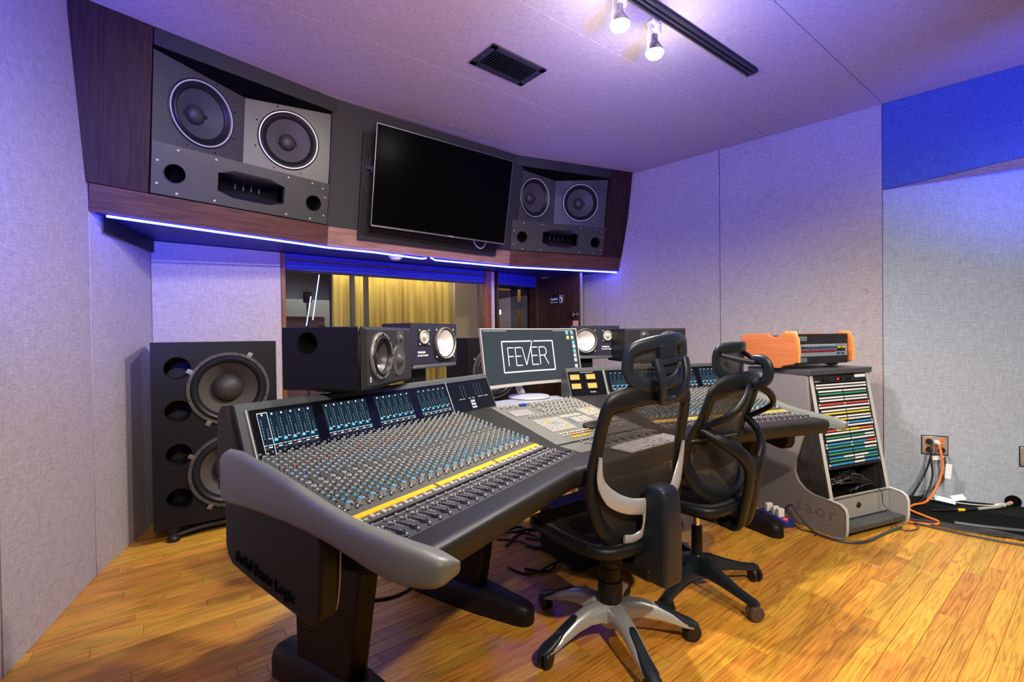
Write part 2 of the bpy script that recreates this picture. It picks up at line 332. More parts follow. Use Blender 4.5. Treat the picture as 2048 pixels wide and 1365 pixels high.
class MB:
    def __init__(s): s.v = []; s.f = []; s.m = []; s.uv = {}
    def add(s, vs, fs, m=0, X=None):
        b = len(s.v)
        if X is not None: vs = [X @ Vector(p) for p in vs]
        s.v += [tuple(p) for p in vs]
        for f in fs: s.f.append(tuple(b + i for i in f)); s.m.append(m)
        return b
    def box(s, c, d, m=0, X=None):
        x, y, z = d[0] / 2, d[1] / 2, d[2] / 2
        vs = [(c[0] + i * x, c[1] + j * y, c[2] + k * z) for k in (-1, 1) for j in (-1, 1) for i in (-1, 1)]
        s.add(vs, [(0, 2, 3, 1), (4, 5, 7, 6), (0, 1, 5, 4), (2, 6, 7, 3), (0, 4, 6, 2), (1, 3, 7, 5)], m, X); return s
    def quad(s, a, b, c, d, m=0, X=None): s.add([a, b, c, d], [(0, 1, 2, 3)], m, X); return s
    def loft(s, rings, m=0, closed=True, caps=(True, True), X=None):
        n = len(rings[0]); vs = [p for r in rings for p in r]; fs = []
        for i in range(len(rings) - 1):
            for j in range(n if closed else n - 1):
                k = (j + 1) % n; fs.append((i * n + j, i * n + k, (i + 1) * n + k, (i + 1) * n + j))
        if caps[0]: fs.append(tuple(reversed(range(n))))
        if caps[1]: fs.append(tuple((len(rings) - 1) * n + j for j in range(n)))
        s.add(vs, fs, m, X); return s
    def lathe(s, prof, seg=24, m=0, X=None, caps=(False, False)):
        """prof: (r, z) list, turned round z"""
        rings = [[(r * math.cos(2 * PI * j / seg), r * math.sin(2 * PI * j / seg), z) for j in range(seg)] for r, z in prof]
        return s.loft(rings, m, True, caps, X)
    def tube(s, pts, r, seg=8, m=0, caps=(True, True), X=None, flat=None):
        pts = [Vector(p) for p in pts]; rings = []; n = len(pts); up = None
        for i, p in enumerate(pts):
            t = (pts[min(i + 1, n - 1)] - pts[max(i - 1, 0)]).normalized()
            if up is None:
                up = Vector((0, 0, 1)) if abs(t.z) < 0.9 else Vector((1, 0, 0))
            a = t.cross(up).normalized(); b = a.cross(t).normalized(); up = b
            rr = r[i] if isinstance(r, (list, tuple)) else r
            fl = flat if flat else (1, 1)
            rings.append([p + a * math.cos(2 * PI * j / seg) * rr * fl[0] + b * math.sin(2 * PI * j / seg) * rr * fl[1] for j in range(seg)])
        return s.loft(rings, m, True, caps, X)
    def prism(s, poly, h0, h1, m=0, X=None):
        """poly in xy, from z=h0 to z=h1"""
        return s.loft([[(x, y, h0) for x, y in poly], [(x, y, h1) for x, y in poly]], m, True, (True, True), X)
    def build(s, name, mats, parent=None, bevel=None, smooth=42, seg=2, uv=None, loc=None):
        me = bpy.data.meshes.new(name)
        if not isinstance(mats, (list, tuple)): mats = [mats]
        me.from_pydata(s.v, [], s.f)
        for k in mats: me.materials.append(M[k])
        if len(mats) > 1: me.polygons.foreach_set('material_index', s.m)
        bm = bmesh.new(); bm.from_mesh(me)
        bmesh.ops.recalc_face_normals(bm, faces=bm.faces)
        lim = math.radians(smooth)
        for e in bm.edges:
            if len(e.link_faces) == 2 and e.calc_face_angle(0) > lim: e.smooth = False
        for f in bm.faces: f.smooth = True
        if uv:
            lay = bm.loops.layers.uv.new('uv')
            for f in bm.faces:
                for l in f.loops: l[lay].uv = uv(l.vert.co)
        bm.to_mesh(me); bm.free()
        o = bpy.data.objects.new(name, me); C.objects.link(o)
        if parent: o.parent = parent
        if loc: o.location = loc
        if bevel:
            b = o.modifiers.new('bevel', 'BEVEL'); b.width = bevel; b.segments = seg; b.limit_method = 'ANGLE'; b.angle_limit = math.radians(35)
            b.harden_normals = False
        return o

def T(x, y, z): return Matrix.Translation((x, y, z))
def RX(a): return Matrix.Rotation(a, 4, 'X')
def RY(a): return Matrix.Rotation(a, 4, 'Y')
def RZ(a): return Matrix.Rotation(a, 4, 'Z')
def smooth_pts(pts, n=6, closed=False):
    """Catmull-Rom through the points"""
    P = [Vector(p) for p in pts]; out = []
    k = len(P); rng = range(k) if closed else range(k - 1)
    for i in rng:
        p0 = P[(i - 1) % k] if closed or i > 0 else P[0]; p1 = P[i]; p2 = P[(i + 1) % k]; p3 = P[(i + 2) % k] if closed or i + 2 < k else P[-1]
        for j in range(n):
            t = j / n
            out.append(0.5 * ((2 * p1) + (p2 - p0) * t + (2 * p0 - 5 * p1 + 4 * p2 - p3) * t * t + (3 * p1 - p0 - 3 * p2 + p3) * t ** 3))
    if not closed: out.append(P[-1])
    return out
def thing(name, label, cat, loc=(0, 0, 0), rz=0.0, group=None, scale=None):
    o = bpy.data.objects.new(name, None); C.objects.link(o); o.location = loc; o.rotation_euler = (0, 0, rz)
    o.empty_display_size = 0.05
    o['label'] = label; o['category'] = cat
    if group: o['group'] = group
    return o
def tag(o, label, cat, group=None):
    o['label'] = label; o['category'] = cat
    if group: o['group'] = group
    return o
def structure(name):
    o = bpy.data.objects.new(name, None); C.objects.link(o); o['kind'] = 'structure'; return o
def stuff(o): o['kind'] = 'stuff'; return o
def rzd(th): return math.radians(90 - th)      # local X runs along direction th, local Y away from the listening place
def text_mesh(txt, size, depth, mat, name, parent, X, spacing=1.0, align='LEFT', bold=0.0, stretch=1.0):
    cu = bpy.data.curves.new(name, 'FONT'); cu.body = txt; cu.size = size; cu.extrude = depth; cu.align_x = align
    cu.space_character = spacing; cu.offset = bold; cu.resolution_u = 2; cu.space_line = 0.9
    o = bpy.data.objects.new(name, cu); C.objects.link(o)
    me = bpy.data.meshes.new_from_object(o.evaluated_get(bpy.context.evaluated_depsgraph_get()))
    bpy.data.objects.remove(o)
    me.transform(X @ Matrix.Diagonal((stretch, 1, 1, 1))); me.materials.clear(); me.materials.append(M[mat])
    q = bpy.data.objects.new(name, me); C.objects.link(q)
    if parent: q.parent = parent
    return q
# a matrix that stands a flat drawing (x right, y up) upright, facing local -Y
UP = RX(PI / 2)

def carve(o, cutters):
    """cut holes: each cutter is an MB"""
    tmp = []
    for i, c in enumerate(cutters):
        me = bpy.data.meshes.new('cut'); me.from_pydata(c.v, [], c.f)
        bm = bmesh.new(); bm.from_mesh(me); bmesh.ops.recalc_face_normals(bm, faces=bm.faces); bm.to_mesh(me); bm.free()
        q = bpy.data.objects.new('cut', me); C.objects.link(q); q.matrix_world = Matrix.Identity(4); tmp.append(q)
        m = o.modifiers.new('cut', 'BOOLEAN'); m.operation = 'DIFFERENCE'; m.object = q; m.solver = 'EXACT'
    par = o.parent; o.parent = None; mw = o.matrix_basis.copy(); o.matrix_basis = Matrix.Identity(4)
    bpy.context.view_layer.update()
    me = bpy.data.meshes.new_from_object(o.evaluated_get(bpy.context.evaluated_depsgraph_get()))
    o.modifiers.clear(); o.data = me; o.parent = par; o.matrix_basis = mw
    for q in tmp: bpy.data.objects.remove(q)
    bm = bmesh.new(); bm.from_mesh(me)
    for e in bm.edges:
        if len(e.link_faces) == 2 and e.calc_face_angle(0) > 0.7: e.smooth = False
    for f in bm.faces: f.smooth = True
    bm.to_mesh(me); bm.free()
    return o
def cyl(c, r, h, axis='Z', seg=32):
    m = MB(); X = T(*c) @ {'Z': Matrix.Identity(4), 'Y': RX(PI / 2), 'X': RY(PI / 2)}[axis]
    m.lathe([(r, -h / 2), (r, h / 2)], seg, 0, X, (True, True)); return m

# ================================================================== SETTING
def slab(name, P, thick, mat, parent, bevel=0.003):
    """flat panel through 3 or more corners, thickness given as a vector behind the face"""
    P = [Vector(p) for p in P]; t = Vector(thick); n = len(P); m = MB()
    m.loft([P, [p + t for p in P]], 0, True, (True, True))
    return m.build(name, mat, parent, bevel=bevel, seg=1)
def wallrun(parent, pts, z0, z1, mat, out, gap=0.0025, name='panel', th=0.05):
    """fabric panels standing along the run of points; out = a point inside the room"""
    for a, b in zip(pts[:-1], pts[1:]):
        a = Vector((*a, 0)); b = Vector((*b, 0)); d = (b - a).normalized(); n = Vector((d.y, -d.x, 0))
        if n.dot(Vector((*out, 0)) - a) > 0: n = -n
        a2 = a + d * gap; b2 = b - d * gap
        slab(name, [a2 + Vector((0, 0, z0)), b2 + Vector((0, 0, z0)), b2 + Vector((0, 0, z1)), a2 + Vector((0, 0, z1))], n * th, mat, parent)
        # dark backing seen through the joints
        m = MB(); a3 = a + n * (th + 0.012); b3 = b + n * (th + 0.012); e = d * 0.03
        m.loft([[a3 - e + Vector((0, 0, z0)), b3 + e + Vector((0, 0, z0)), b3 + e + Vector((0, 0, z1)), a3 - e + Vector((0, 0, z1))],
                [a3 - e + n * .01 + Vector((0, 0, z0)), b3 + e + n * .01 + Vector((0, 0, z0)), b3 + e + n * .01 + Vector((0, 0, z1)), a3 - e + n * .01 + Vector((0, 0, z1))]])
        m.build('backing', 'seam_dark', parent)
IN = (0.8, 1.5)
PA, PB, PC, PD = (-0.01, -2.76), (-1.935, 1.778), (-2.266, 2.56), (-2.52, 3.33)
PE, PF, PG, PH, PI2 = (-0.16, 5.17), (0.847, 5.585), (2.834, 3.628), (4.9, 2.69), (5.0, 1.0)
wl = structure('wall_left')
PBm = (-1.10, -0.19)
wallrun(wl, [PA, PBm, PB, PC], 0, 3.0, 'fabric', IN); wallrun(wl, [PC, PD], 0, 3.0, 'fabric', IN)
wr = structure('wall_right')
def lerp2(a, b, t): return (a[0] + (b[0] - a[0]) * t, a[1] + (b[1] - a[1]) * t)
# seams of the right wall where the photograph shows them
wallrun(wr, [PF, (1.055, 5.38), (1.967, 4.482), PG], 0, 3.0, 'fabric', IN)
wrr = structure('wall_right_rear')
wallrun(wrr, [PG, PH], 0, 2.75, 'fabric_grey', IN)
wb = structure('wall_rear')
wallrun(wb, [PH, PI2], 0, 3.0, 'fabric', IN); wallrun(wb, [PI2, lerp2(PI2, PA, .33), lerp2(PI2, PA, .66), PA], 0, 3.0, 'fabric', IN)
# bulkhead over the grey wall, in line with the wall before it
d = Vector((0.713, -0.702, 0))
G = Vector((*PG, 0)); e = G + d * 2.05
slab('panel', [G + Vector((0, 0, 2.345)), e + Vector((0, 0, 2.50)), e + Vector((0, 0, 3.0)), G + Vector((0, 0, 3.0))], Vector((0.702, 0.713, 0)) * 0.02, 'fabric_blue', wrr)
m = MB(); Hh = Vector((*PH, 0))
m.loft([[G + Vector((0.003, 0.003, 2.347)), e + Vector((0.003, 0.003, 2.502)), Hh + Vector((0, 0, 2.47))], [G + Vector((0.003, 0.003, 2.37)), e + Vector((0.003, 0.003, 2.525)), Hh + Vector((0, 0, 2.50))]])
m.build('soffit_underside', 'fabric', wrr)

# ceiling: cloth panels running along the main axis, seams measured along n
cl = structure('ceiling')
UA = dirv(52); NA = nrm(52)
cuts = [-4.9, -3.46, -2.69, -1.905, -1.11, -0.31, 0.49, 1.29, 2.09, 2.9]
for a, b in zip(cuts[:-1], cuts[1:]):
    P = [UA * s + NA * t + Vector((0, 0, 3.0)) for s, t in ((-3.6, a + .0015), (7.6, a + .0015), (7.6, b - .0015), (-3.6, b - .0015))]
    slab('panel', P, (0, 0, 0.03), 'fabric_ceiling', cl, bevel=0.002)
m = MB(); m.box((1.5, 1.5, 3.06), (12, 12, .02)); m.build('backing', 'seam_dark', cl)

# ---- floor: strip oak, laid along the main axis
fl = structure('floor')
m = MB(); m.box((1.2, 2.0, -0.045), (9.5, 11.5, 0.05)); m.build('subfloor', 'black', fl)
PW = 0.070; LENS = [0.42, 0.60, 0.78, 0.96, 1.20]
PLM = {}
def plank_mesh(L):
    if L not in PLM:
        m = MB(); g = 0.0006; c = 0.0009
        x, y = L / 2 - g, PW / 2 - g
        m.loft([[(-x, -y, -.018), (x, -y, -.018), (x, y, -.018), (-x, y, -.018)], [(-x, -y, -c), (x, -y, -c), (x, y, -c), (-x, y, -c)],
                [(-x + c, -y + c, 0), (x - c, -y + c, 0), (x - c, y - c, 0), (-x + c, y - c, 0)]], caps=(False, True))
        o = m.build('plank', 'oak', None, smooth=20); PLM[L] = o.data; bpy.data.objects.remove(o)
    return PLM[L]
poly = [PA, PB, PC, PD, PE, PF, PG, PH, PI2]
def inside(x, y, grow=0.6):
    # convex room outline, grown
    cx = sum(p[0] for p in poly) / 9; cy = sum(p[1] for p in poly) / 9
    k = len(poly); c = 0
    for i in range(k):
        a = poly[i]; b = poly[(i + 1) % k]
        ax, ay = cx + (a[0] - cx) * (1 + grow / 3), cy + (a[1] - cy) * (1 + grow / 3)
        bx, by = cx + (b[0] - cx) * (1 + grow / 3), cy + (b[1] - cy) * (1 + grow / 3)
        if (ay > y) != (by > y) and x < (bx - ax) * (y - ay) / (by - ay) + ax: c ^= 1
    return c
rf = random.Random(11); planks = []
t = -4.6
while t < 3.2:
    s = -3.4 + rf.uniform(-0.9, 0); last = None
    while s < 7:
        L = rf.choice([l for l in LENS if l != last]); last = L
        c = UA * (s + L / 2) + NA * t
        if inside(c.x, c.y): planks.append((c, L))
        s += L
    t += PW
def vis(c):
    y = c.y
    if y < 0.75: return 0
    px = 1024 + 950 * c.x / y; py = 672 + 1.27 * 950 / y
    if not (-120 < px < 2170 and py < 1480): return 0
    # hidden under the console or behind the walls
    return 1.0 / (y * y)
planks.sort(key=lambda q: -vis(q[0]))
for c, L in planks[:300]:
    o = bpy.data.objects.new('plank', plank_mesh(L)); C.objects.link(o); o.parent = fl
    o.location = c; o.rotation_euler = (0, 0, rzd(52))
m = MB()
for c, L in planks[300:]:
    X = RZ(-rzd(52)); q = X @ c; me = plank_mesh(L)
    m.add([tuple(v.co + Vector((q.x, q.y, 0))) for v in me.vertices], [tuple(p.vertices) for p in me.polygons])
o = m.build('far_planks', 'oak', fl, smooth=20); o.rotation_euler = (0, 0, rzd(52)); stuff(o)

# ---- front wall under the soffit, with window and doorway
wf = structure('wall_front')
UB = (Vector((*PE, 0)) - Vector((*PD, 0))).normalized(); D0 = Vector((*PD, 0)); NB = Vector((-UB.y, UB.x, 0))  # NB points out of the room
def WB(t, z, off=0.0): return D0 + UB * t + NB * off + Vector((0, 0, z))
T0, T1 = 0.868, 2.845          # glazed width
slab('panel', [WB(0, 0), WB(T0 - .032, 0), WB(T0 - .032, 1.97), WB(0, 1.97)], NB * .06, 'fabric', wf)
slab('panel', [WB(T0 - .032, 0), WB(T1 + .07, 0), WB(T1 + .07, .66), WB(T0 - .032, .66)], NB * .06, 'fabric', wf)
slab('panel', [WB(T1 + .075, 0), WB(2.965, 0), WB(2.965, 1.97), WB(T1 + .075, 1.97)], NB * .06, 'fabric', wf)
wn = structure('window_1')
m = MB()
def bar(m, t0, t1, z0, z1, o0, o1):
    m.loft([[WB(t0, z0, o0), WB(t1, z0, o0), WB(t1, z1, o0), WB(t0, z1, o0)], [WB(t0, z0, o1), WB(t1, z0, o1), WB(t1, z1, o1), WB(t0, z1, o1)]])
bar(m, T0 - .032, T0, .66, 1.97, -.012, .16); m.build('jamb', 'frame_wood', wn, bevel=.003)
m = MB(); bar(m, T1, T1 + .07, .66, 1.97, -.012, .16); m.build('jamb', 'frame_wood', wn, bevel=.003)
m = MB(); bar(m, T0, T1, 1.84, 1.97, .01, .16); m.build('head', 'led_glow_blue', wn, bevel=.003)
m = MB(); bar(m, T0, T1, 1.915, 1.93, -.02, .01); m.build('head_bead', 'walnut_h', wn, bevel=.002)
m = MB(); bar(m, T0, T1, .66, .70, -.02, .16); m.build('sill', 'frame_wood', wn, bevel=.003)
m = MB(); bar(m, T0, T1, .70, 1.84, .05, .058); m.build('pane', 'window_glass', wn)
# doorway
dr = structure('door_1')
E1 = Vector((-0.150, 5.19, 0)); HG = Vector((0.366, 5.72, 0)); dd = (HG - E1).normalized(); dn = Vector((-dd.y, dd.x, 0))
def WD(t, z, off=0.0): return E1 + dd * t + dn * off + Vector((0, 0, z))
LW = (HG - E1).length
def dbar(m, t0, t1, z0, z1, o0, o1):
    m.loft([[WD(t0, z0, o0), WD(t1, z0, o0), WD(t1, z1, o0), WD(t0, z1, o0)], [WD(t0, z0, o1), WD(t1, z0, o1), WD(t1, z1, o1), WD(t0, z1, o1)]])
m = MB(); dbar(m, -.012, .012, 0, 1.97, -.01, .30); m.build('jamb', 'door_wood', dr, bevel=.003)
m = MB(); dbar(m, LW - .10, LW, 0, 1.97, -.01, .12); m.build('jamb', 'door_wood', dr, bevel=.003)
m = MB(); dbar(m, 0.012, LW - .10, 1.84, 1.97, .0, .30); m.build('head', 'led_glow_blue', dr, bevel=.003)
slab('panel', [HG, Vector((*PF, 0)), Vector((*PF, 1.97)), HG + Vector((0, 0, 1.97))], dn * .05, 'fabric', wf)
# door leaf, open into the room
FE = Vector((0.742, 5.17, 0)); ld = (FE - HG).normalized(); ln = Vector((ld.y, -ld.x, 0))
if ln.y > 0: ln = -ln
LWd = (FE - HG).length
def LF(t, z, off=0.0): return HG + ld * t + ln * off + Vector((0, 0, z))
def lbar(m, t0, t1, z0, z1, o0, o1, k=0):
    m.loft([[LF(t0, z0, o0), LF(t1, z0, o0), LF(t1, z1, o0), LF(t0, z1, o0)], [LF(t0, z0, o1), LF(t1, z0, o1), LF(t1, z1, o1), LF(t0, z1, o1)]], k)
m = MB(); lbar(m, 0.0, LWd, .01, 1.955, -.045, 0.0); leaf = m.build('leaf', 'door_wood', dr, bevel=.003)
m = MB(); lbar(m, LWd + .001, LWd + .004, .02, 1.95, -.035, -.01); m.build('edge_strip', 'plate_steel', dr)
m = MB(); q = LF(LWd - .055, 1.50, 0.0); X = Matrix.Translation(q) @ ln.to_track_quat('Z', 'Y').to_matrix().to_4x4()
m.lathe([(.030, 0), (.030, .008), (.012, .012), (.012, .035), (.022, .042), (.028, .055), (.024, .068), (0.0, .073)], 20, 0, X)
m.build('door_knob', 'door_knob', dr)
m = MB(); lbar(m, LWd - .115, LWd - .025, 1.30, 1.43, 0.0, .002); m.build('lock_plate', 'copper', dr, bevel=.001)
# small sign on the door leaf
sg = MB(); lbar(sg, .16, .40, 1.635, 1.735, .001, .006); sgo = sg.build('caution_sign', 'sign_black')
tag(sgo, 'small black caution sign with white lettering on the open brown door', 'sign')
X = Matrix.Translation(LF(.17, 1.680, .0075)) @ Matrix(((ld.x, 0, ln.x, 0), (ld.y, 0, ln.y, 0), (0, 1, 0, 0), (0, 0, 0, 1)))
text_mesh('Caution', .043, .0004, 'white_plastic', 'lettering', sgo, X, bold=.0008)
text_mesh('Mind the step', .024, .0004, 'white_plastic', 'lettering', sgo, X @ T(0, -.032, 0))
m = MB()
for a, b, c2, d2 in ((.115, .004, .004, .085), (.225 - .03, .004, .004, .085)): pass
for (x0, y0, x1, y1) in ((.165, -.038, .225, -.034), (.165, .044, .225, .048), (.165, -.038, .169, .048), (.221, -.038, .225, .048)):
    m.box(((x0 + x1) / 2, (y0 + y1) / 2, 0), (x1 - x0, y1 - y0, .001), 0, X)
m.tube([(.188, .036, 0), (.190, .012, 0), (.205, -.004, 0), (.193, -.028, 0)], .004, 6, 0, X=X); m.tube([(.190, .015, 0), (.205, .022, 0)], .003, 6, 0, X=X)
m.tube([(.20, -.0, 0), (.208, .015, 0), (.214, .018, 0)], .003, 6, 0, X=X)
m.build('pictogram', 'white_plastic', sgo)
# corridor beyond the doorway
cor = structure('wall_corridor')
m = MB(); m.box((0.3, 6.75, 1.3), (2.2, .05, 2.6)); m.build('far_wall', 'ochre_wall', cor)
m = MB(); m.box((-.20, 6.1, 1.3), (.04, 1.3, 2.6)); m.box((1.25, 6.3, 1.3), (.04, 1.2, 2.6)); m.build('side_wall', 'door_wood', cor)
m = MB(); m.box((.5, 6.2, 2.62), (2, 1.5, .04)); m.build('corridor_ceiling', 'door_wood', cor)
point('corridor_lamp', (0.33, 6.45, 2.35), 9, (1.0, 0.62, 0.22), .06)
m = MB(); m.box((-.09, 5.95, .92), (.165, .04, 1.84)); m.build('inner_leaf', 'door_wood', cor, bevel=.002)
m = MB(); m.box((.033, 5.95, 1.0), (.085, .06, 2.0)); m.build('inner_post', 'black', cor)
m = MB(); m.box((.235, 5.98, 1.0), (.24, .05, 2.0)); m.box((.10, 6.0, 1.655), (.1, .03, .09)); m.build('inner_panel', 'black', cor)
m = MB(); m.box((-.145, 5.925, 1.57), (.03, .01, .06)); m.build('switch_plate', 'plate_steel', cor)

# ---- live room behind the glass
lv = structure('wall_live_room')
def WV(t, off, z): return D0 + UB * t + NB * off + Vector((0, 0, z))
def vbox(m, t0, t1, o0, o1, z0, z1, k=0):
    m.loft([[WV(t0, o0, z0), WV(t1, o0, z0), WV(t1, o1, z0), WV(t0, o1, z0)], [WV(t0, o0, z1), WV(t1, o0, z1), WV(t1, o1, z1), WV(t0, o1, z1)]], k)
m = MB(); rings = []
for i in range(401):
    t = 2.2 + i * .018; o_ = 3.16 + .030 * math.sin(t * 19) + .018 * math.sin(t * 47 + 1) + .02 * math.sin(t * 5.3)
    rings.append([WV(t, o_, 0), WV(t, o_, 3.2), WV(t, o_ + .02, 3.2), WV(t, o_ + .02, 0)])
m.loft(rings); m.build('curtain', 'ochre_wall', lv, smooth=80)
m = MB(); vbox(m, -1.5, 2.25, 3.4, 3.45, 0, 3.2); m.build('far_wall', 'live_grey', lv)
m = MB(); vbox(m, 6.6, 6.65, .3, 3.3, 0, 3.2); m.build('side_wall', 'ochre_wall', lv)
m = MB(); vbox(m, -1.55, -1.5, .2, 3.5, 0, 3.2); m.build('side_wall', 'live_grey', lv)
m = MB(); vbox(m, -1.5, 9.5, .2, 3.5, 3.2, 3.25); m.build('live_ceiling', 'live_grey', lv)
m = MB(); vbox(m, -1.5, 9.5, .2, 3.5, -.02, 0); m.build('live_floor', 'live_maroon', lv)
for t in (2.29, 2.49):
    m = MB(); vbox(m, t, t + .045, 2.5, 2.6, 0, 3.2); m.build('post', 'live_post', lv)
for t, mt in ((4.12, 'live_post'), (4.25, 'live_grey'), (4.38, 'live_post'), (4.52, 'live_grey')):
    m = MB(); vbox(m, t, t + .10, 2.5, 2.6, 0, 3.2); m.build('slat', mt, lv)
for i, (t, f) in enumerate(((2.45, 1), (2.95, 1), (3.4, .8), (3.9, .9), (4.6, .7), (5.4, .6))):
    P = WV(t, 2.95, 2.7); spot('live_downlight', P, (P.x, P.y, 0), 52 * f, (1.0, 0.80, 0.36), 110, .8)
pl = WV(1.6, 1.9, 2.8); spot('live_lamp', pl, (pl.x, pl.y, 0), 60, (0.8, 0.86, 1.0), 140, .8)
pl = WV(2.9, 1.6, 2.8); spot('live_lamp_mid', pl, (pl.x + .2, pl.y + .3, 0), 30, (1.0, 0.8, 0.5), 140, .8)
# gobos and stands in the live room
def live_panel(t0, t1, o, z1, mt, lab):
    m = MB(); vbox(m, t0, t1, o, o + .06, 0.01, z1); return tag(m.build('sound_panel', mt, bevel=.005), lab, 'acoustic panel')
live_panel(1.0, 1.95, 2.4, 1.78, 'live_board', 'tall pale acoustic panel standing behind the studio window')
live_panel(.9, 1.735, 1.9, 1.54, 'live_maroon', 'low dusky maroon panel standing behind the studio window')
m = MB(); c0 = WV(1.30, 1.0, 0.0)
st = thing('microphone_stand', 'dark microphone stand seen through the left end of the window', 'microphone stand', c0)
m.lathe([(.16, 0.0), (.16, .012), (.02, .02)], 24, 0, None, (True, True)); m.build('base', 'black', st)
m = MB(); m.tube([(0, 0, .01), (0, 0, 1.78)], .011, 10); m.build('pole', 'black', st)
m = MB(); m.box((0, 0, 1.70), (.07, .07, .12)); m.build('clamp', 'black', st, bevel=.01)
m = MB(); m.tube([(0, 0, 1.3), (.12, .05, 1.36)], .012, 8); m.box((.12, .05, 1.37), (.06, .05, .07)); m.build('boom', 'black', st)
for i, (ta, za, tb, zb, lab) in enumerate(((1.321, 1.46, 1.392, 1.926, 'longer slanting thin blue-white reflection of a light strip in the window glass'), (1.259, 1.40, 1.307, 1.70, 'shorter slanting thin blue-white reflection of a light strip in the window glass'))):
    m = MB(); m.tube([WV(ta, .9, za), WV(tb, .9, zb)], .005, 6); tag(m.build('reflection_tube', 'strip_reflection'), lab, 'reflection')  # glowing tubes behind the pane stand in for a light strip's reflection

# ---- soffit with the built-in loudspeakers
B = [Vector((-2.249, 2.585, 1.97)), Vector((-1.386, 3.598, 1.97)), Vector((-0.02, 4.735, 1.97)), Vector((1.190, 5.247, 1.97))]
TH = [40.4, 50.2, 67.0]
TILT = math.atan(0.19)
def bayX(i): return T(*B[i]) @ RZ(rzd(TH[i])) @ RX(TILT)
wu = structure('wall_front_upper')
BL = [(B[i + 1] - B[i]).length for i in range(3)]
def bbox(m, i, u0, u1, v0, v1, y0, y1): m.box(((u0 + u1) / 2, (y0 + y1) / 2, (v0 + v1) / 2), (u1 - u0, y1 - y0, v1 - v0), 0, bayX(i))
VT = 1.06
def piece(i, u0, u1, v0, v1, y0, y1, name, mat, bevel=.002):
    m = MB(); m.box(((u0 + u1) / 2, (y0 + y1) / 2, (v0 + v1) / 2), (u1 - u0, y1 - y0, v1 - v0))
    o = m.build(name, mat, wu, bevel=bevel); o.matrix_local = bayX(i); return o
for i, mt in ((0, 'walnut_h'), (1, 'rail_light'), (2, 'walnut_h')):
    piece(i, -.03 if i == 0 else 0.0, BL[i] + (.012 if i < 2 else 0.03), 0.0, .150, 0.0, .04, 'soffit_rail', mt)
piece(0, -.12, .228, .152, VT, -.004, .04, 'wood_panel', 'walnut', .003)
piece(2, 1.085, 1.36, .152, VT, -.004, .04, 'wood_panel', 'walnut', .003)
piece(0, .232, 1.325, .957, VT, -.006, .05, 'header', 'soffit_black')
piece(2, -.002, 1.083, .957, VT, -.006, .05, 'header', 'soffit_black')
piece(0, 1.311, 1.325, .152, .957, -.004, .3, 'stile', 'soffit_black', None)
piece(1, -.01, BL[1] + .05, .145, VT, -.004, .03, 'centre_panel', 'soffit_black')
for i in range(3): piece(i, -.15 if i == 0 else 0, BL[i] + (.35 if i == 2 else .02), -.02, VT, .42, .44, 'soffit_leak_stop', 'deep_black', None)  # unseen black slabs added behind the bays to stop light leaking through
# underside of the soffit
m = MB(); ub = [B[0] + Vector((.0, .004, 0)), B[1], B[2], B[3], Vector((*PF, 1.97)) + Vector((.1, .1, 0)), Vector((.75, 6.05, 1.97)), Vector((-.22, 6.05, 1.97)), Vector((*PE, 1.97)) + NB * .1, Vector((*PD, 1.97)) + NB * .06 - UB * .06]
m.loft([[p + Vector((0, 0, .004)) for p in ub], [p + Vector((0, 0, .03)) for p in ub]]); m.build('soffit_underside', 'led_glow_blue', wu)
a = B[0] + Vector((-.12, .0, 0)); b2 = Vector((*PC, 0)); c3 = Vector((*PD, 0))
m = MB(); pts = [Vector((-2.345, 2.70)), Vector((-2.51, 3.30))]
m.loft([[(-2.290, 2.68, 1.885), (-2.28, 2.68, 1.885), (-2.28, 2.68, 1.97), (-2.290, 2.68, 1.97)], [(-2.50, 3.32, 1.885), (-2.49, 3.32, 1.885), (-2.49, 3.32, 1.97), (-2.50, 3.32, 1.97)]])
m.build('side_lip', 'black', wu)
# led strip under the edge: two lengths with a small gap
def led(pts, lab):
    m = MB(); m.tube(pts, .0065, 8); o = m.build('led_strip', 'led_strip'); return tag(o, lab, 'light strip', None)
P = lambda q, dz=-.004: q + Vector((0, 0, dz - .009)) + Vector((.0, .002, 0))
g1 = B[1].lerp(B[2], .475)
led([P(B[0]) + Vector((.03, .03, 0)), P(B[0].lerp(B[1], .5)), P(B[1]), P(B[1].lerp(B[2], .2), -.002), P(g1.lerp(B[1], .05), -.012), P(g1)], 'long glowing blue light strip under the soffit, left length')
g2 = B[1].lerp(B[2], .50)
led([P(g2, .004), P(g2.lerp(B[2], .05), -.012), P(g2.lerp(B[2], .15), -.012), P(B[2]), P(B[3]) + Vector((-.03, -.012, 0))], 'glowing blue light strip under the soffit, right length to the wall')

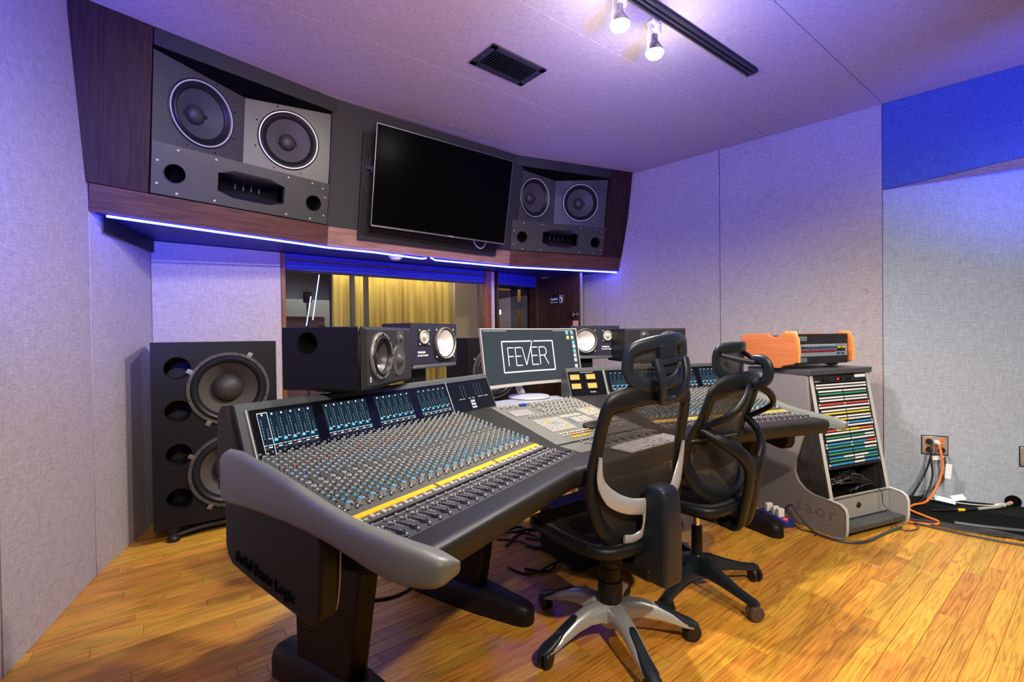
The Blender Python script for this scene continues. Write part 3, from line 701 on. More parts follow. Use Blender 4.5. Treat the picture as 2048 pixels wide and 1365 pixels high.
def driver(parent, X, R, kind):
    """X places the driver: local z points out of the baffle"""
    if kind == 'wall':
        m = MB(); m.lathe([(R * 1.045, 0), (R * 1.045, .008), (R * 1.0, .011)], 48, 1, X); m.lathe([(R * 1.0, .011), (R * .965, .011), (R * .955, .004)], 48, 0, X)
        m.lathe([(R * .955, .004), (R * .93, .000), (R * .90, -.006), (R * .885, -.006)], 48, 1, X)
        w_ = m.build('woofer', ['bright_ring', 'rubber'], parent)
        m = MB(); m.lathe([(R * .885, -.006), (R * .86, .002), (R * .82, .006), (R * .78, .000), (R * .75, -.008)], 48, 0, X); m.build('surround', 'rubber', w_)
        pr = []; n = 15
        for k in range(n):
            f = k / (n - 1); r = R * (.75 * (1 - f) + .29 * f); z = -.008 - .072 * f
            pr += [(r, z), (r - R * .006, z - .0035)]
        m = MB(); m.lathe(pr, 48, 0, X); m.build('cone', 'cone', w_, smooth=20)
        m = MB(); m.lathe([(R * .30, -.085), (R * .295, -.070), (R * .26, -.052), (R * .18, -.040), (R * .08, -.035), (0.0001, -.034)], 32, 0, X); m.build('dust_cap', 'dustcap', w_)
        m = MB()
        for k in range(2):
            a = k * PI + .1; m.box((math.cos(a) * R * .33, math.sin(a) * R * .33, -.066), (R * .07, R * .10, .012), 0, X)
        m.build('lead_tabs', 'black', w_)
    elif kind == 'sub':
        m = MB(); m.lathe([(R, 0), (R, .010), (R * .985, .014), (R * .915, .014), (R * .90, .008), (R * .90, -.02)], 56, 0, X)
        w_ = m.build('woofer', 'sub_ring', parent)
        m = MB()
        for k in range(12):
            a = 2 * PI * (k + .5) / 12; m.lathe([(.0045, .013), (.0045, .018), (.0, .0185)], 8, 0, X @ T(math.cos(a) * R * .95, math.sin(a) * R * .95, 0))
        m.build('screws', 'black', w_)
        m = MB(); m.lathe([(R * .90, .006), (R * .875, .018), (R * .83, .026), (R * .78, .022), (R * .735, .006), (R * .71, -.015)], 56, 0, X); m.build('surround', 'rubber', w_)
        m = MB(); pr = []
        for k in range(12):
            f = k / 11; pr += [(R * (.71 * (1 - f) + .37 * f), -.015 - .085 * f), (R * (.71 * (1 - f) + .37 * f) - .003, -.0175 - .085 * f)]
        m.lathe(pr, 56, 0, X); m.build('cone', 'cone_sub', w_, smooth=25)
        m = MB(); m.lathe([(R * .385, -.10), (R * .38, -.075), (R * .345, -.045), (R * .25, -.022), (R * .12, -.011), (0.0001, -.009)], 40, 0, X); m.build('dust_cap', 'dustcap', w_)
        m = MB()
        for k in range(4):
            a = 2 * PI * k / 4 + PI / 4 * 1.35; Y = X @ RZ(a) @ T(R * 1.035, 0, .012)
            m.box((0, 0, 0), (.034, .028, .006), 0, Y); m.lathe([(.008, .004), (.008, .012), (0, .012)], 10, 0, Y)
        m.build('grille_clips', 'steel', w_)
    elif kind == 'dyn':
        m = MB(); m.lathe([(R, 0), (R, .005), (R * .97, .009), (R * .88, .009), (R * .86, .003)], 40, 0, X); w_ = m.build('woofer', 'dyn_ring', parent)
        m = MB(); m.lathe([(R * .86, .003), (R * .82, .012), (R * .76, .014), (R * .70, .004), (R * .68, -.004)], 40, 0, X); m.build('surround', 'rubber', w_)
        m = MB(); m.lathe([(R * .68, -.004), (R * .60, -.015), (R * .50, -.03), (R * .42, -.034), (R * .25, -.022), (0.0001, -.016)], 40, 0, X); m.build('cone', 'dyn_cone', w_)
        m = MB()
        for k in range(8):
            a = 2 * PI * k / 8; m.lathe([(.004, .009), (.004, .012), (0, .012)], 8, 0, X @ T(math.cos(a) * R * .925, math.sin(a) * R * .925, 0))
        m.build('screws', 'black', w_)
    elif kind == 'ns':
        m = MB(); m.lathe([(R, 0), (R, .010), (R * .96, .014), (R * .90, .010), (R * .88, .004)], 40, 0, X); w_ = m.build('woofer', 'dyn_ring', parent)
        m = MB(); m.lathe([(R * .88, .004), (R * .85, .008), (R * .82, .003)], 40, 0, X); m.build('surround', 'rubber', w_)
        m = MB(); m.lathe([(R * .82, .003), (R * .34, -.036), (R * .31, -.030), (R * .18, -.022), (0.0001, -.020)], 40, 0, X); m.build('cone', 'ns_cone', w_)
        m = MB(); m.tube([(R * -.28, -.22 * R, -.024), (R * -.42, -.52 * R, -.012)], .004, 6, 0, X=X); m.tube([(R * .1, -.30 * R, -.026), (R * .2, -.50 * R, -.016)], .0035, 6, 0, X=X); m.build('lead_wires', 'steel', w_)
    return w_

def wall_speaker(label, i, x0, w_):
    t = thing('wall_loudspeaker', label, 'loudspeaker', group=None)
    t.matrix_world = bayX(i) @ T(x0, 0, .155)
    H_ = .80; LZ = .295; dp = .155
    # lower baffle with horn mouth and two port holes
    m = MB(); m.box((w_ / 2, .010, LZ / 2), (w_ - .004, .03, LZ - .003)); lb = m.build('lower_baffle', 'baffle_black', t)
    hx, hz, hw, hh = w_ * .51, .145, .205, .085
    hole = MB(); hole.prism([(x, z) for x, z in [(hx - hw, hz - hh * .62), (hx - hw * .55, hz - hh), (hx + hw * .55, hz - hh), (hx + hw, hz - hh * .62), (hx + hw, hz + hh * .62), (hx + hw * .55, hz + hh), (hx - hw * .55, hz + hh), (hx - hw, hz + hh * .62)]], -.1, .1, 0, RX(PI / 2))
    ports = [(.115, .135, .052), (w_ - .115, .135, .052)]
    carve(lb, [hole] + [cyl((x, 0, z), r, .2, 'Y') for x, z, r in ports])
    for x, z, r in ports:
        m = MB(); m.lathe([(r, -.02), (r, .12), (0.0001, .12)], 32, 0, T(x, 0, z) @ RX(-PI / 2)); m.build('port', 'deep_black', t)
    # horn: two bowed lips, side cheeks, vanes
    m = MB(); rings = []; n = 14
    for sgn in (1, -1):
        rings = []
        for k in range(n + 1):
            f = k / n * 2 - 1; x = hx + hw * f; c = math.cos(f * PI / 2 * .86)
            zo = hz + sgn * (hh * (.62 + .38 * min(1, (1 - abs(f)) / .45))); zi = hz + sgn * (.020 + .030 * abs(f) ** 2)
            ring = [(x, -.006, zo), (x, -.010 - .034 * c, (zo * .72 + zi * .28)), (x, -.008 - .020 * c, (zo + zi) / 2), (x, .02, zi + sgn * .006), (x, .10, zi), (x, .10, zo), ]
            rings.append(ring)
        m.loft(rings, 0, True)
    m.build('horn', 'horn_black', t, smooth=60)
    m = MB(); m.box((hx, .11, hz), (2 * hw, .01, 2 * hh)); m.build('horn_throat', 'deep_black', t)
    m = MB()
    for k in range(4): m.box((hx - .075 + .05 * k, .094, hz), (.0022, .02, .034))
    m.build('horn_vanes', 'screw', t)
    # upper recess: two angled baffles meeting at a deep crease
    for sgn in (0, 1):
        xa, xb = (0.004, w_ / 2) if sgn == 0 else (w_ - .004, w_ / 2)
        m = MB(); m.loft([[(xa, .012, LZ), (xb, dp, LZ), (xb, dp + .03, LZ), (xa, .045, LZ)], [(xa, .024, H_ - .012), (xb, dp + .02, H_ - .065), (xb, dp + .05, H_ - .065), (xa, .055, H_ - .012)]])
        bf = m.build('upper_baffle', 'baffle_black', t)
        a = Vector((xa, .015, 0)); b = Vector((xb, dp, 0)); dr_ = (b - a).normalized(); L = (b - a).length
        c = a + dr_ * (L * .50); nn = Vector((dr_.y, -dr_.x, 0)); 
        if nn.y > 0: nn = -nn
        ax = Vector((0, 0, 1)).cross(nn)
        X = Matrix(((ax.x, 0, nn.x, c.x), (ax.y, 0, nn.y, c.y + .009), (0, 1, 0, LZ + .238), (0, 0, 0, 1))) @ RX(-.030)
        carve(bf, [ (lambda q: (q.lathe([(.178, -.2), (.178, .2)], 40, 0, X, (True, True)), q)[1])(MB())])
        driver(t, X, .190, 'wall')
        m = MB()
        for k in range(8):
            an = 2 * PI * (k + .5) / 8; m.lathe([(.005, -.002), (.005, .003), (0, .0032)], 8, 0, X @ T(math.cos(an) * .222, math.sin(an) * .222, 0))
        m.build('bolts', 'deep_black', t)
    m = MB(); m.prism([(0, .0), (w_, .0), (w_, .03), (w_ / 2, dp + .02), (0, .03)], LZ - .004, LZ - .001); m.build('ledge', 'baffle_black', t)
    m = MB(); m.loft([[(0, .0, H_), (0, .03, H_ - .012), (0, .03, H_ + .01)], [(w_ / 2, .0, H_), (w_ / 2, dp + .03, H_ - .066), (w_ / 2, dp + .03, H_ + .01)], [(w_, .0, H_), (w_, .03, H_ - .012), (w_, .03, H_ + .01)]]); m.box((w_ / 2, .26, H_ / 2), (w_, .01, H_)); m.build('recess_lining', 'deep_black', t)
    m = MB()
    for x, z in [(.03, .06), (.03, .19), (.13, .27), (.13, .02), (.33, .27), (.33, .02), (w_ - .03, .06), (w_ - .03, .19), (w_ - .13, .27), (w_ - .13, .02), (w_ - .30, .27), (w_ - .30, .02), (w_ - .05, .25)]:
        m.lathe([(.0075, 0), (.0075, .003), (.004, .004), (.004, .002), (0, .002)], 10, 0, T(x, -.005, z) @ RX(PI / 2))
    m.build('bolt_heads', 'screw', t)
    return t
wall_speaker('large black built-in loudspeaker beside the left wood panel, left of the television', 0, .234, 1.075)
wall_speaker('black built-in loudspeaker right of the television, beside the right wood panel', 2, .002, 1.080)

# television on its bracket
tvx = bayX(1)
tv = thing('television', 'large black flat television mounted on the soffit between the loudspeakers', 'television')
TVO = Vector((-1.064, 3.619, 2.122))
tv.matrix_world = T(*TVO) @ RZ(rzd(51.0)) @ RX(math.atan(.20))
TW, THt = 1.29, .745
m = MB(); m.box((TW / 2, .012, THt / 2), (TW, .024, THt)); m.box((TW / 2, .045, THt * .42), (TW * .8, .05, THt * .6)); m.build('casing', 'black', tv, bevel=.004)
m = MB(); m.box((TW / 2, -.001, THt / 2 + .004), (TW - .014, .003, THt - .022)); m.build('screen', 'tv_screen', tv)
m = MB()
for c, s_ in (((TW / 2, -.001, .004), (TW, .006, .010)), ((TW / 2, -.001, THt - .002), (TW, .006, .004)), ((.002, -.001, THt / 2), (.004, .006, THt)), ((TW - .002, -.001, THt / 2), (.004, .006, THt))): m.box(c, s_)
m.build('bezel', 'steel', tv)
m = MB(); m.box((TW * .55, -.006, .006), (.05, .003, .005)); m.build('badge', 'bright_ring', tv)
br = thing('television_bracket', 'black wall plate and steel arm behind the television', 'bracket'); br.matrix_world = tvx
m = MB(); m.box((.90, -.016, .475), (1.36, .02, .80)); m.build('backboard', 'black', br, bevel=.003)
m = MB(); m.tube([(.25, -.03, .62), (.30, -.12, .62)], .014, 8); m.box((.30, -.07, .60), (.05, .03, .03)); m.tube([(.5, -.03, .5), (.7, -.12, .5)], .02, 8); m.build('arm', 'steel', br)
m = MB(); m.tube(smooth_pts([(.25, -.03, .75), (.27, -.05, .68), (.24, -.03, .55), (.26, -.04, .42)], 5), .004, 6); m.build('cable', 'black', br)
m = MB(); m.tube(smooth_pts([(1.28, -.05, .21), (1.31, -.055, .16), (1.36, -.06, .13), (1.41, -.055, .15), (1.43, -.05, .20)], 6), .0045, 8)
tag_x = m.build('dangling_cable', 'cable_white'); tag_x.matrix_world = tvx; tag(tag_x, 'short white cable loop hanging under the television', 'cable')

# smoke detector under the soffit
P0 = B[1].lerp(B[2], .33) + Vector((-.05, .10, 0))
sm = thing('smoke_detector', 'small round white smoke detector under the soffit by the window', 'smoke detector', (P0.x, P0.y, 1.974))
m = MB(); m.lathe([(.0, 0), (.062, 0), (.062, -.012), (.055, -.022), (.04, -.026)], 32, 0); m.build('base', 'white_plastic', sm)
m = MB(); m.lathe([(.042, -.024), (.040, -.036), (.025, -.042), (0.0001, -.042)], 32, 0); m.build('sensor_cap', 'white_plastic', sm)

# ---- ceiling fittings
vc = thing('ceiling_vent', 'black rectangular air vent grille in the ceiling', 'vent'); 
vc.location = (0.0, 3.052, 3.0); vc.rotation_euler = (0, 0, rzd(49.5))
m = MB(); vw, vh = .44, .25
for c, s_ in (((0, -vh / 2 + .02, -.006), (vw, .04, .012)), ((0, vh / 2 - .02, -.006), (vw, .04, .012)), ((-vw / 2 + .022, 0, -.006), (.044, vh, .012)), ((vw / 2 - .022, 0, -.006), (.044, vh, .012))): m.box(c, s_)
m.build('frame', 'grille_black', vc, bevel=.003)
for k in range(17):
    m = MB(); m.box((0, 0, 0), (.0025, vh - .075, .018), 0, T(-.165 + k * .0206, 0, -.012) @ RY(.6)); m.build('slat', 'grille_black', vc)
m = MB(); m.box((0, 0, -.001), (vw - .08, vh - .07, .002)); m.build('duct', 'deep_black', vc)
m = MB()
for x, y in ((-.20, 0), (.20, 0.0), (-.2, -.09), (.2, .09)): m.lathe([(.004, -.012), (.004, -.0145), (0, -.0145)], 8, 0, T(x, y, 0))
m.build('screws', 'screw', vc)

def track(loc_a, loc_b, lab):
    a = Vector(loc_a); b = Vector(loc_b); d_ = b - a; L = d_.length
    t = thing('lighting_track', lab, 'lighting track', (a.x, a.y, 3.0), math.atan2(d_.y, d_.x))
    m = MB(); m.box((L / 2, 0, -.003), (L, .075, .006)); m.build('back_plate', 'lamp_black', t)
    for s_ in (-1, 0, 1):
        m = MB(); m.box((L / 2, s_ * .026, -.015), (L, .010 if s_ else .014, .024)); m.build('rail', 'lamp_black', t, bevel=.002)
    m = MB(); m.box((L + .003, 0, -.014), (.006, .076, .028)); m.build('end_cap', 'lamp_black', t)
    return t
track((0.10, 2.01, 3), (1.60, 3.145, 3), 'long black lighting track on the ceiling')
def track_lamp(x, y, lab, aim=(0, 0, -1), lit=True):
    t = thing('track_lamp', lab, 'lamp', (x, y, 2.975), math.radians(37))
    m = MB(); m.box((0, 0, -.010), (.07, .05, .02)); m.build('adapter', 'lamp_white', t, bevel=.004)
    m = MB(); m.lathe([(.0, -.02), (.024, -.02), (.024, -.062), (.018, -.068), (0, -.068)], 20, 0, T(.02, 0, 0)); m.build('socket_housing', 'lamp_white', t, bevel=.003)
    m = MB(); m.tube([(-.035, 0, -.02), (-.052, 0, -.05), (-.058, 0, -.17)], .006, 8, flat=(1.4, .5)); m.tube([(-.05, 0, -.045), (.015, 0, -.035)], .006, 6); m.tube(smooth_pts([(.04, .02, -.04), (.066, .02, -.08), (.058, .01, -.16)], 5), .0035, 6); m.build('yoke', 'lamp_white', t)
    m = MB(); m.lathe([(.017, -.066), (.017, -.098), (.024, -.112), (.046, -.150), (.049, -.163)], 28, 0); o = m.build('bulb_reflector', 'steel', t)
    m = MB(); m.lathe([(.049, -.163), (.047, -.172), (.036, -.186), (.018, -.194), (0.0001, -.196)], 28, 0); m.build('bulb_face', 'bulb_lit', t)
    return t
track_lamp(0.555, 2.375, 'white track lamp with a lit bulb, at the top edge of the view')
track_lamp(0.80, 2.615, 'white track lamp with a lit bulb nearest the end of the track')

# ================================================================== MIXING CONSOLE
CX, CY = 0.35, 2.10
con = thing('mixing_console', 'long angled mixing console with grey side cheeks, rows of knobs and a padded black armrest', 'mixing console', (CX, CY, 0))
W0 = T(-CX, -CY, 0)
SEC = {'L': ((-0.431, 1.231), 32.5, .985), 'C': ((0.162, 2.115), 52.0, .61), 'R': ((0.744, 2.557), 70.0, .97)}
def SX(k): (x, y), th, w_ = SEC[k]; return W0 @ T(x, y, 0) @ RZ(rzd(th))       # local x = a, local y = -b
def pt(k, a, b, z): return SX(k) @ Vector((a, -b, z))
def dz(b):
    """height of the deck"""
    K = [(-.46, .899), (-.43, .896), (0, .800), (.03, .794), (.06, .787), (.20, .784), (.4, .784)]
    for (b0, z0), (b1, z1) in zip(K[:-1], K[1:]):
        if b <= b1: return z0 + (z1 - z0) * (b - b0) / (b1 - b0)
    return .784
DECKS = {}
for k in 'LCR':
    w_ = SEC[k][2]; X = SX(k)
    m = MB()
    zones = [(-.45, -.004, 0), (-.004, .045, 1), (.045, .060, 2), (.060, .195, 3)]
    for b0, b1, mi in zones:
        nb = 2
        for j in range(nb):
            ba = b0 + (b1 - b0) * j / nb; bb = b0 + (b1 - b0) * (j + 1) / nb
            if mi == 2: za, zb = dz(ba) - .004, dz(bb) - .004
            else: za, zb = dz(ba), dz(bb)
            m.loft([[(0, -ba, za), (w_, -ba, za), (w_, -ba, za - .02), (0, -ba, za - .02)], [(0, -bb, zb), (w_, -bb, zb), (w_, -bb, zb - .02), (0, -bb, zb - .02)]], mi, X=X)
    mats = ['deck_grey', 'console_dark', 'glass_black', 'deck_blue'] if k != 'C' else ['deck_light', 'deck_light', 'console_black', 'deck_light']
    DECKS[k] = m.build('control_deck', mats, con)
# wedge covers between the sections
for ka, aa, kb, ab in (('L', SEC['L'][2], 'C', 0), ('C', SEC['C'][2], 'R', 0)):
    m = MB(); bs = [-.45, -.30, -.15, 0, .05, .12, .20]
    rings = []
    for b in bs:
        p, q = pt(ka, aa, b, dz(b) - .001), pt(kb, ab, b, dz(b) - .001)
        rings.append([p, q, q - Vector((0, 0, .02)), p - Vector((0, 0, .02))])
    m.loft(rings); m.build('wedge_cover', 'leather', con)
# armrest
def isect(k1, b1, k2, b2):
    p1 = pt(k1, 0, b1, 0); d1 = pt(k1, 1, b1, 0) - p1; p2 = pt(k2, 0, b2, 0); d2 = pt(k2, 1, b2, 0) - p2
    t = ((p2.x - p1.x) * d2.y - (p2.y - p1.y) * d2.x) / (d1.x * d2.y - d1.y * d2.x); return p1 + d1 * t
FB = {'L': .295, 'C': .355, 'R': .28}
NP = [(.10, .7838), (.030, .7840), (.010, .7825), (.002, .776), (.0, .768), (.001, .748), (.006, .722), (.020, .707), (.10, .700)]
def ring_at(kind, k=None, a=None, k2=None):
    r = []
    for e, z in NP:
        if kind == 'end': p = pt(k, a, FB[k] - e, 0)
        else: p = isect(k, FB[k] - e, k2, FB[k2] - e)
        r.append(Vector((p.x, p.y, z)))
    return r
R0_ = ring_at('end', 'L', 0.0); R1 = ring_at('b', 'L', None, 'C'); R2_ = ring_at('b', 'C', None, 'R'); R3_ = ring_at('end', 'R', SEC['R'][2])
for ra, rb in ((R0_, R1), (R1, R2_), (R2_, R3_)):
    d_ = (rb[0] - ra[0]).normalized() * .0008
    m = MB(); m.loft([[p + d_ for p in ra], [p - d_ for p in rb]], 0, True)
    m.build('armrest', 'leather', con, smooth=50)
def flat(name, pts, z, th, mat):
    m = MB(); m.loft([[Vector((p.x, p.y, z)) for p in pts], [Vector((p.x, p.y, z - th)) for p in pts]]); return m.build(name, mat, con, smooth=30)
wL, wC, wR = SEC['L'][2], SEC['C'][2], SEC['R'][2]
flat('armrest_top', [pt('L', 0, .193, 0), pt('L', wL, .193, 0), R1[0], R0_[0]], .7835, .03, 'leather')
flat('armrest_top', [pt('L', wL, .193, 0), pt('C', 0, .193, 0), pt('C', wC, .193, 0), pt('R', 0, .193, 0), R2_[0], R1[0]], .7837, .03, 'leather')
flat('armrest_top', [pt('R', 0, .193, 0), pt('R', wR, .193, 0), R3_[0], R2_[0]], .7835, .03, 'leather')
# hull
def hull(sts, prof, name='hull', mat='console_black'):
    m = MB(); m.loft([[pt(k, a, b, z) for b, z in prof] for k, a in sts]); return m.build(name, mat, con, smooth=30)
HP = [(.21, .765), (.21, .702), (.05, .665), (-.40, .64), (-.52, .66), (-.54, .88), (-.44, .88), (-.02, .775)]
hull([('L', 0.002), ('L', wL), ('C', 0.0), ('C', wC), ('R', 0), ('R', wR - .002)], HP)
# meter bridge left and right
MP = [(-.425, .896), (-.487, 1.047), (-.492, 1.060), (-.505, 1.066), (-.535, 1.062), (-.555, 1.03), (-.56, .95), (-.56, .80), (-.44, .80)]
hull([('L', -.030), ('L', 1.305)], MP, 'meter_housing', 'bezel_grey')
hull([('R', -.262), ('R', wR + .02)], MP, 'meter_housing', 'bezel_grey')
hull([('L', -.050), ('L', -.030)], [(b - (.012 if i < 3 else 0), z - (.004 if i == 1 else 0)) for i, (b, z) in enumerate(MP)], 'end_cap', 'bezel_purple')
hull([('R', wR + .02), ('R', wR + .04)], MP, 'end_cap', 'bezel_purple')
# shelf in the middle for the computer screen
m = MB(); ps = [pt('L', 1.307, -.46, 0), pt('C', -.02, -.455, 0), pt('C', wC + .01, -.455, 0), pt('R', -.264, -.46, 0), pt('R', -.264, -.62, 0), pt('C', wC * .5, -.72, 0), pt('L', 1.307, -.62, 0)]
m.loft([[Vector((p.x, p.y, .885)) for p in ps], [Vector((p.x, p.y, .86)) for p in ps]]); m.build('screen_shelf', 'shelf_metal', con, bevel=.003)
# display panels
fdir = Vector((0, .487 - .425, .0)); 
def facepos(k, a, s, off=0.0):
    """point on the slanted meter face; s = 0 bottom .. 1 top, off = out of the face"""
    b0, z0, b1, z1 = -.4245, .898, -.4865, 1.046
    L = math.hypot(b1 - b0, z1 - z0); nb, nz = (z1 - z0) / L, -(b1 - b0) / L
    return pt(k, a, b0 + (b1 - b0) * s + nb * off, z0 + (z1 - z0) * s + nz * off)
def fquad(m, k, a0, a1, s0, s1, off, mi=0): m.quad(facepos(k, a0, s0, off), facepos(k, a1, s0, off), facepos(k, a1, s1, off), facepos(k, a0, s1, off), mi)
def panel(k, a0, a1, name, mat):
    m = MB(); m.loft([[facepos(k, a0, .01, .0), facepos(k, a1, .01, .0), facepos(k, a1, .985, .0), facepos(k, a0, .985, .0)], [facepos(k, a0, .01, .0022), facepos(k, a1, .01, .0022), facepos(k, a1, .985, .0022), facepos(k, a0, .985, .0022)]]); return m.build(name, mat, con)
rs = random.Random(3)
def display(k, a0, w_, first, hi=False):
    pn = panel(k, a0 - .0205, a0 + w_ + .0195, 'meter_screen', 'glass_black')
    m = MB(); o1 = .0026
    fquad(m, k, a0, a0 + w_, .10, .90, o1, 1)
    n = 6; p = w_ / n
    for i in range(n):
        x = a0 + i * p
        if i: fquad(m, k, x - .0003, x + .0003, .12, .88, o1 + .0002, 3)
        fquad(m, k, x + p * .42, x + p * .58, .835, .875, o1 + .0002, 2)
        for j in range(18):   # level bars
            s = .36 + j * .024; fquad(m, k, x + p * .24, x + p * .30, s, s + .010, o1 + .0002, 2 if j % 3 == 0 else 3)
            if j < 9: fquad(m, k, x + p * .66, x + p * .74, s, s + .012, o1 + .0002, 3)
        fquad(m, k, x + p * .60, x + p * .92, .345, .358, o1 + .0003, 2)
        if not (hi and i == 0):
            fquad(m, k, x + p * .14, x + p * .56, .285, .335, o1 + .0003, 5); fquad(m, k, x + p * .22, x + p * .46, .300, .345, o1 + .0005, 4)
        for j in range(6): fquad(m, k, x + p * (.08 + .14 * j), x + p * (.08 + .14 * j + .10), .215, .232, o1 + .0003, 2 if j != 2 else 3)
        fquad(m, k, x + p * .12, x + p * .34, .150, .170, o1 + .0003, 6); fquad(m, k, x + p * .46, x + p * .84, .168, .190, o1 + .0003, 2)
    m.build('channel_display', ['scr_bg', 'scr_bg2', 'scr_white', 'scr_dim', 'scr_teal', 'scr_blue', 'scr_red'], pn)
    if hi:
        m = MB()
        for (x0, x1, s0, s1) in ((a0, a0 + .0015, .02, .90), (a0 + p, a0 + p + .0015, .02, .90), (a0, a0 + p, .885, .90)): fquad(m, k, x0, x1, s0, s1, .0034)
        m.build('highlight_frame', 'scr_white', pn)
    # channel numbers
for i in range(4): display('L', .028 + .2385 * i, .198, 1 + 6 * i, i == 0)
for i in range(4): display('R', .030 + .2360 * i, .196, 25 + 6 * i)
for k, a in (('L', -.003), ('L', .952), ('R', -.006), ('R', wR - .004)):
    m = MB(); m.loft([[facepos(k, a, 0, 0), facepos(k, a + .004, 0, 0), facepos(k, a + .004, 1, 0), facepos(k, a, 1, 0)], [facepos(k, a, 0, .004), facepos(k, a + .004, 0, .004), facepos(k, a + .004, 1, .004), facepos(k, a, 1, .004)]]); m.build('divider_strip', 'monitor_silver', con)
pn = panel('L', .962, 1.295, 'centre_screen', 'glass_black')
m = MB()
for x in (1.05, 1.075, 1.16, 1.185, 1.21):
    for j in range(14): fquad(m, 'L', x, x + .003, .45 + j * .03, .462 + j * .03, .003, 0)
for x in (1.02, 1.045, 1.09, 1.12, 1.17, 1.19, 1.22, 1.24): fquad(m, 'L', x, x + .018, .40, .415, .003, 1)
m.build('level_meters', ['scr_dim', 'scr_white'], pn)
ax = (facepos('L', 1, 0) - facepos('L', 0, 0)).normalized(); ay = (facepos('L', 0, 1) - facepos('L', 0, 0)).normalized(); an = ax.cross(ay)
def faceM(k, a, s, off=.003):
    ax = (facepos(k, 1, 0) - facepos(k, 0, 0)).normalized(); ay = (facepos(k, 0, 1) - facepos(k, 0, 0)).normalized(); an = ax.cross(ay); p = facepos(k, a, s, off)
    return Matrix(((ax.x, ay.x, an.x, p.x), (ax.y, ay.y, an.y, p.y), (ax.z, ay.z, an.z, p.z), (0, 0, 0, 1)))
text_mesh('Solid\nState\nLogic', .017, .0002, 'scr_white', 'lettering', pn, faceM('L', 1.10, .27), bold=.0006)
# screen numerals
for k, base, n0, pit, ww in (('L', .028, 1, .2385, .198), ('R', .030, 25, .2360, .196)): pass
# VU meters on the right of the middle
pn = panel('R', -.255, -.012, 'vu_panel', 'glass_black')
for a, s in ((-.105, .62), (-.105, .26), (-.215, .62), (-.215, .26)):
    m = MB(); m.loft([[facepos('R', a - .038, s - .01, .002), facepos('R', a + .038, s - .01, .002), facepos('R', a + .038, s + .26, .002), facepos('R', a - .038, s + .26, .002)], [facepos('R', a - .035, s, .007), facepos('R', a + .035, s, .007), facepos('R', a + .035, s + .25, .007), facepos('R', a - .035, s + .25, .007)]], 0)
    fquad(m, 'R', a - .031, a + .031, s + .03, s + .225, .0078, 1)
    m.build('vu_meter', ['console_black', 'vu_amber'], pn)
X = faceM('R', -.125, .12); text_mesh('Duality', .014, .0002, 'scr_white', 'lettering', pn, X)
m = MB(); fquad(m, 'R', -.17, -.08, .93, .945, .003); m.build('label_line', 'scr_white', pn)

# side cheeks
def cheek(k, a_in, sgn, sc=1.0):
    m = MB(); rings = []
    # b, outer offset, top z, bottom z, inner z
    ST = [(-.452, .094, .915, .815, .86), (-.446, .099, .938, .798, .875), (-.425, .10, .949, .794, .892), (-.36, .10, .950, .795, .892), (-.25, .10, .930, .796, .868), (-.14, .10, .906, .793, .843), (-.05, .10, .880, .788, .822),
          (.03, .10, .860, .780, .806), (.10, .10, .846, .768, .800), (.17, .10, .836, .754, .796), (.23, .097, .829, .742, .794), (.28, .090, .820, .735, .793), (.32, .078, .811, .735, .791), (.348, .070, .802, .738, .785), (.364, .062, .797, .746, .781), (.370, .050, .788, .756, .777)]
    for b, o, zt, zb, zi in ST:
        o *= sc; zt = zi + (zt - zi) * (1 if sc == 1 else .35)
        r = min(.022, (zt - zb) * .3, o * .4)
        prof = [(.0, zb + .004), (-(o - .016), zb), (-(o - .004), zb + .004), (-o, zb + .014), (-o, zt - r), (-(o - r * .3), zt - r * .3), (-(o - r), zt), (-(o * .45), zt * .45 + zi * .55 + .006), (0, zi)]
        rings.append([pt(k, a_in + sgn * -x * -1 if False else a_in + sgn * x, b, z) for x, z in prof])
    m.loft(rings); return m.build('side_cheek', 'grey_cheek', con, smooth=60)
cheek('L', 0.0, 1); cheek('R', wR, -1, .42)
# side pods with the maker's name in relief
PP = [(-.447, .80), (-.447, .67), (-.437, .635), (-.41, .612), (-.30, .588), (-.08, .552), (-.045, .548), (-.015, .560), (.0, .590), (.012, .76), (.0, .79)]
for k, a0, a1 in (('L', -.088, -.034), ('R', wR + .02, wR + .088)):
    m = MB(); m.loft([[pt(k, a0, b, z) for b, z in PP], [pt(k, a1, b, z) for b, z in PP]]); pod = m.build('side_pod', 'console_black', con, bevel=.010, seg=3)
    if k == 'L':
        m = MB(); m.tube([pt('L', -.034, .012, .76), pt('L', -.034, .006, .66), pt('L', -.034, -.002, .60), pt('L', -.034, -.012, .575)], .0022, 8); m.build('trim_line', 'bright_ring', pod)
        # letters lie on the outer face: x runs along +b, y up
        o = pt('L', -.0885, -.388, .634); dx = (pt('L', 0, 1, 0) - pt('L', 0, 0, 0)).normalized(); ang = math.radians(-9.5)
        ex = dx * math.cos(ang) + Vector((0, 0, math.sin(ang))); ey = dx * -math.sin(ang) + Vector((0, 0, math.cos(ang))); ez = ex.cross(ey)
        X = Matrix(((ex.x, ey.x, ez.x, o.x), (ex.y, ey.y, ez.y, o.y), (ex.z, ey.z, ez.z, o.z), (0, 0, 0, 1)))
        text_mesh('Solid State Logic', .043, .002, 'deep_black', 'relief_lettering', pod, X, bold=.0008)
